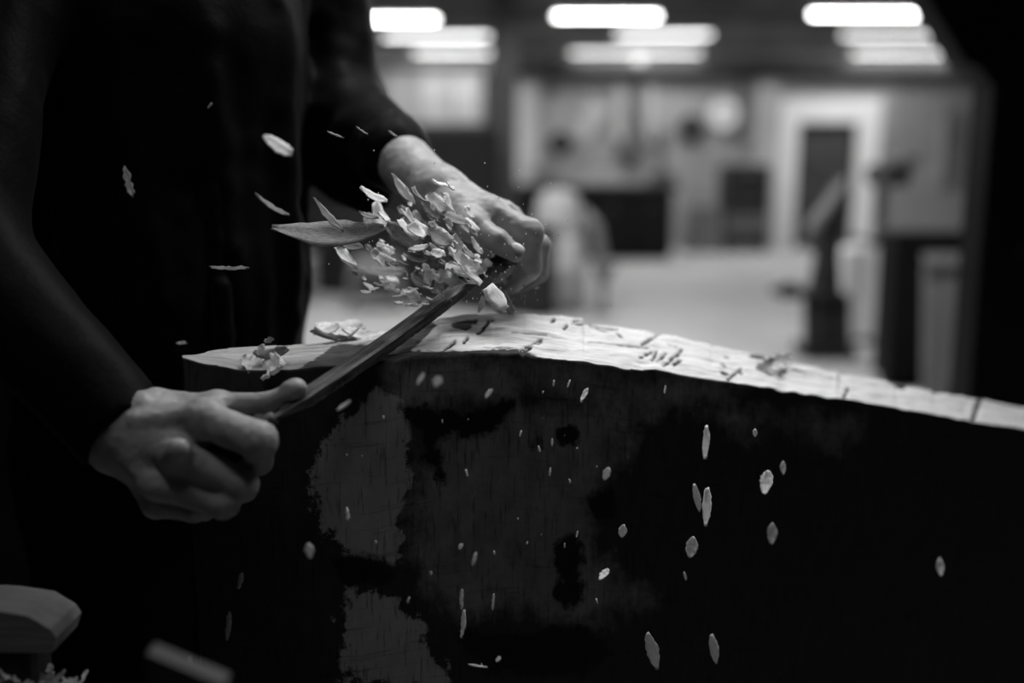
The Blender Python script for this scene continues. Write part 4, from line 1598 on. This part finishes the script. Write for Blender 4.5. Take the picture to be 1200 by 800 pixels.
# chips that lie on the hewn top
chip(318, 431, .918, 32, 50, 42, .3, .1, 62, .1, .003, label='broad pale chip lying at the timber\'s left end', point=.15)
chip(318, 413, .935, 42, 14, 8, 1.5, .3, 30, .1, .003, 'chipdark', 'grey curled chip arching over the broad one at the timber\'s left end', point=.25)
chip(295, 427, .930, 30, 34, -25, .7, .4, 62, .1, .002, label='crumbly pale chip at the far left of the timber\'s top', jagg=.35)
chip(304, 412, .945, 20, 10, 60, .6, .4, 30, .1, .002, label='small ragged chip leaning up behind the curled one', jagg=.35)
chip(315, 399, .95, 12, 8, 20, .6, .4, 30, .1, .0015, 'chipdark', 'tiny ragged flake hovering above the chips at the timber\'s left end', jagg=.35)
pp = top_at(392, .92)
chip(392, 398, pp.y, 62, 8, -13, .15, .1, 25, -.1, .004, 'chipdark', 'long dark-edged splinter lying along the timber\'s far edge', cat='wood splinter', pos=pp + Vector((0, 0, .006)), name='wood_splinter', point=.4)
for k_, (x_, y_, l_, w_, a_, lb) in enumerate(((398, 386, 60, 40, 2, 'broad white shaving heaped behind the long splinter'), (383, 387, 34, 26, 20, 'left pale shaving of the heap behind the long splinter'),
                                               (420, 391, 40, 22, -12, 'right pale shaving of the heap behind the long splinter'), (405, 394, 40, 5, 30, 'thin stick poking over the long splinter'))):
    chip(x_, y_, pp.y + .012 * (3 - k_), l_, w_, a_, .7, .3, 62, .1, .0016, 'chip', lb, cat='wood shaving', name='wood_shaving', group='heap behind the long splinter')
for px, s_, l_, w_, a_, hgt_, lb, mm in ((897, .48, 26, 11, 28, .008, 'grey curled shaving in the right-hand heap on the hewn top', 'chipdark'), (910, .6, 22, 14, 60, .012, 'upright flake of the right-hand heap on the hewn top', 'chip'),
                                         (921, .66, 20, 12, 75, .014, 'rightmost and tallest flake of the heap on the hewn top', 'chip'), (904, .4, 18, 9, -10, .006, 'small flat chip before the right-hand heap on the hewn top', 'chip'),
                                         (915, .45, 16, 8, 10, .005, 'dark little chip at the foot of the right-hand heap', 'chipdark')):
    q_ = top_at(px, s_) + Vector((0, 0, hgt_))
    chip(px, 0, q_.y, l_, w_, a_, .8, .5, 30, .1, .0016, mm, lb, pos=q_, jagg=.5, name='wood_shaving', cat='wood shaving', group='heap of shavings on the hewn top')
q_ = top_at(887, .9) + Vector((0, 0, .004))
chip(887, 0, q_.y, 16, 5, -3, .2, .1, 60, 0, .003, 'chipdark', 'short dark splinter at the far edge of the hewn top', cat='wood splinter', pos=q_, name='wood_splinter')
q_ = top_at(708, .85) + Vector((0, 0, .004))
chip(708, 0, q_.y, 36, 5, -8, .1, .1, 40, 0, .002, 'chip', 'thin pale splinter lifted from the hewn top behind the blade', cat='wood splinter', pos=q_, name='wood_splinter')

# chips falling in front of the dark side
FALL = [(685, 463, 20, 8, 62, 1, 'bright chip just below the hewn edge, right of centre'), (828, 518, 42, 12, 84, 1, 'long bright chip falling at the right, the upper of two'),
        (829, 594, 48, 15, 84, 1, 'largest bright chip falling at the right'), (817, 583, 34, 9, 100, 0, 'dim chip falling close left of the largest one'),
        (899, 565, 30, 20, 78, 1, 'broad grey chip falling at the far right'), (905, 625, 26, 12, 86, 0, 'dim chip falling below the broad grey one'),
        (811, 641, 26, 15, 80, 0, 'dim flake falling below the largest bright chip'), (765, 762, 46, 17, 105, 0, 'long chip falling near the bottom, right of centre'),
        (837, 760, 36, 12, 98, 0, 'dim chip falling near the bottom right'), (543, 731, 34, 10, 86, 1, 'narrow chip falling at the bottom centre'),
        (363, 645, 18, 14, 100, 0, 'blurred small chip falling beside the pale worn patch'), (407, 602, 16, 6, 98, 1, 'small chip falling over the pale worn patch'),
        (1102, 664, 22, 9, 92, 0, 'lone dim chip falling at the far right edge of the dark side'), (708, 673, 18, 12, 45, 1, 'small grey chip falling at centre right'),
        (730, 622, 16, 11, 80, 0, 'round dim flake falling right of centre'), (711, 555, 16, 10, 70, 0, 'faint chip right of centre, under the hewn edge'),
        (513, 447, 14, 12, 70, 0, 'squarish faint flake just below the blade'), (493, 444, 16, 6, 62, 0, 'thin chip just below the blade, left of the squarish flake'),
        (573, 461, 14, 6, 55, 0, 'thin small chip below the hewn edge at centre'), (918, 548, 16, 7, 88, 0, 'narrow faint chip beside the broad grey one'),
        (268, 733, 34, 9, 88, 0, 'faint blurred chip falling under the near hand'), (282, 680, 20, 8, 80, 0, 'faint chip falling left of the timber under the near hand'),
        (885, 507, 10, 6, 90, 0, 'faint speck of a chip near the hewn edge at right'), (403, 475, 20, 5, 38, 0, 'thin sliver under the blade near the near thumb'),
        (560, 780, 26, 3, -15, 1, 'thin bright sliver near the bottom edge'), (584, 772, 8, 6, 50, 1, 'tiny bright chip near the bottom edge'),
        (541, 700, 20, 5, 88, 0, 'thin faint chip above the narrow one at the bottom centre'), (578, 705, 20, 4, 86, 0, 'thin faint chip right of the narrow one at the bottom centre'),
        (556, 655, 16, 5, 75, 0, 'small faint chip in the middle of the dark side'), (540, 640, 8, 6, 60, 0, 'tiny pale flake in the middle of the dark side')]
for x_, y_, l_, w_, a_, br, lb in FALL:
    dep = np.interp(x_, pxs, fY) - (R.uniform(.07, .16) if x_ > 350 else .05)
    chip(x_, y_, dep, l_, w_, a_, .3, .3, 56 if br else 30, .35 if br else .15, .0012, 'chip', lb, group='chips falling past the timber', point=.7)
FT = 'tiny splinter falling in front of the dark side of the timber'
for i in range(26):
    x_ = R.gauss(570, 110)
    y_ = R.uniform(440, 780)
    if x_ < 385 or x_ > 900:
        continue
    dep = np.interp(x_, pxs, fY) - R.uniform(.02, .12)
    l_ = R.uniform(3, 11)
    chip(x_, y_, dep, l_, max(2, l_ * .3), R.uniform(70, 110), .2, .2, R.uniform(20, 60), .2, .001, 'chip', FT, group='tiny splinters falling past the timber', cat='wood splinter', name='wood_splinter')

# chips caught on the shirt
for x_, y_, Y_, l_, w_, a_, lb in ((150, 213, 1.09, 34, 9, -75, 'pale chip clinging to the shirt front at left'), (268, 314, 1.0, 44, 6, 0, 'faint sliver lying level before the shirt'),
                                   (75, 431, .98, 26, 7, 4, 'faint chip at the far left by the near forearm'), (213, 402, 1.06, 12, 5, 0, 'tiny chip at the shirt hem'), (246, 124, 1.08, 8, 5, 60, 'tiny fleck on the upper shirt')):
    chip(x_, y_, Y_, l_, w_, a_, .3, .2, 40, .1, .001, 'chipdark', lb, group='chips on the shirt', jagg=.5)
# floating dust
db = MB()
for i in range(150):
    x_, y_ = R.gauss(565, 60), R.gauss(310, 45)
    if i > 110:
        x_, y_ = R.uniform(400, 760), R.uniform(150, 640)
    if y_ > 360 and y_ < 470:
        continue
    c = P(x_, y_, R.uniform(.97, 1.03) if y_ < 360 else .90)
    r_ = R.uniform(.0003, .0009)
    db.add([c + Vector(v) * r_ for v in ((1, 0, 0), (-1, 0, 0), (0, 1, 0), (0, -1, 0), (0, 0, 1.6), (0, 0, -1.6))],
           [(0, 2, 4), (2, 1, 4), (1, 3, 4), (3, 0, 4), (2, 0, 5), (1, 2, 5), (3, 1, 5), (0, 3, 5)])
tag(db.build('sawdust', M['chip']), 'fine pale sawdust hanging in the air around the blade', 'sawdust', kind='stuff')

# ============================================ things at the lower left corner
zt = .80
t = thing('trestle_table', 'dark low trestle table at the lower left, strewn with shavings', 'table', (-.52, .58, 0))
MB().box((-.62, .60, zt - .02), (.62, .32, .04), bev=.004).build('tabletop', M['benchtop'], t)
for sx in (-1, 1):
    for sy in (-1, 1):
        MB().box((-.62 + sx * .26, .60 + sy * .12, (zt - .04) / 2), (.05, .05, zt - .04), bev=.005).build('leg', M['benchtop'], t)
# sawn block with a rounded shoulder
c = PZ(10, 712, .89)
t_ = MB()
q = [(-.16, .045), (.028, .045), (.0325, .058), (.028, .066), (.010, .078), (-.02, .083), (-.16, .092)]
o = MB().prism([(c.x + a, zt + b_) for a, b_ in q], c.y + .01, c.y + .06).build('timber_offcut', M['block'])
tag(o, 'sawn timber offcut with a sloping top, lying at the left edge', 'offcut')
o = MB().box((c.x - .07, c.y + .035, zt + .0225), (.15, .045, .045), bev=.004).build('support_block', M['benchtop'])
tag(o, 'dark block under the sloping offcut at the left edge', 'support block')
# pile of shavings
pm_ = MB()
c = PZ(18, 803, zt + .01)
for i in range(150):
    a = R.uniform(0, 2 * PI)
    rr_ = abs(R.gauss(0, .026))
    vs, fs = chip_mesh(R.uniform(.008, .02), R.uniform(.004, .010), R.uniform(.3, 2), R.uniform(-.5, .5), .001, 900 + i, .4, nu=5, nv=3)
    mrot = Matrix.Rotation(R.uniform(0, 6.28), 3, 'Z') @ Matrix.Rotation(R.uniform(-.9, .9), 3, 'X') @ Matrix.Rotation(R.uniform(-.7, .7), 3, 'Y')
    off = Vector((c.x - .01 + rr_ * math.cos(a) * 1.4, c.y + rr_ * math.sin(a) * .8, zt + .004 + max(0, .028 - rr_ * .5) * R.random()))
    pm_.add([mrot @ Vector(v) + off for v in vs], fs)
tag(pm_.build('shavings_heap', M['chip']), 'heap of small shavings in the lower left corner', 'shavings', kind='stuff')
# board sticking up from below
c = PZ(205, 792, zt + .0)
a_, b_ = P(172, 766, .60), P(262, 803, .585)
c_, d_ = Vector((b_.x + .02, b_.y - .05, 0)), Vector((a_.x - .02, a_.y - .05, 0))
nb = MB()
pts = [a_, b_, c_, d_]
nz2 = Vector((.0, .016, 0))
nb.add(pts + [p + nz2 for p in pts], [(0, 3, 2, 1), (4, 5, 6, 7), (0, 1, 5, 4), (1, 2, 6, 5), (2, 3, 7, 6), (3, 0, 4, 7)])
o = nb.build('board_offcut', M['dark'])
tag(o, 'grey board standing on end at the bottom edge, below the near hand', 'offcut')


# ================================================================== LIGHTS
def area(name, loc, target, sx, sy, energy, parent=None):
    ld = bpy.data.lights.new(name, 'AREA')
    ld.shape = 'RECTANGLE'
    ld.size, ld.size_y, ld.energy = sx, sy, energy
    o = bpy.data.objects.new(name, ld)
    COL.objects.link(o)
    o.location = loc
    d = Vector(target) - Vector(loc)
    o.rotation_euler = d.to_track_quat('-Z', 'Y').to_euler()
    return o


def unseen_lamp(loc, target, power, label, sx=1.1, sy=.16, spread=180):  # unseen light inside an invented housing with cords
    loc = Vector(loc)
    t = thing('unseen_lamp', label, 'work lamp', loc)  # every lamp made here is added and unseen
    MB().prism([(loc.x - sx / 2 - .04, loc.z + .03), (loc.x + sx / 2 + .04, loc.z + .03), (loc.x + sx / 2, loc.z + .10), (loc.x - sx / 2, loc.z + .10)], loc.y - .12, loc.y + .12).build('reflector', M['midgrey'], t)
    for s in (-.4, .4):
        MB().tube([(loc.x + s, loc.y, loc.z + .1), (loc.x + s, loc.y, ZC)], .006, 8).build('cord', M['black'], t)
    area('unseen_light', loc, target, sx, sy, power).data.spread = math.radians(spread)


unseen_lamp((.22, 1.38, 1.98), (.16, 1.05, 1.05), 6.9, 'unseen key lamp above the timber, its hanging fixture added around it', .9, .14, 120)  # overhead key light; the low hanging fixture is invented for it
unseen_lamp((-.38, .62, 2.25), (-.2, .85, 1.0), 3.4, 'fluorescent work lamp hanging over the worker\'s near hand, out of view', .9)  # unseen lamp added to light the near hand from above
unseen_lamp((-.9, -1.2, 2.6), (-.1, .9, .8), .35, 'weak unseen fill lamp added behind the viewpoint', 1.0)  # added fill for the dark side face of the timber
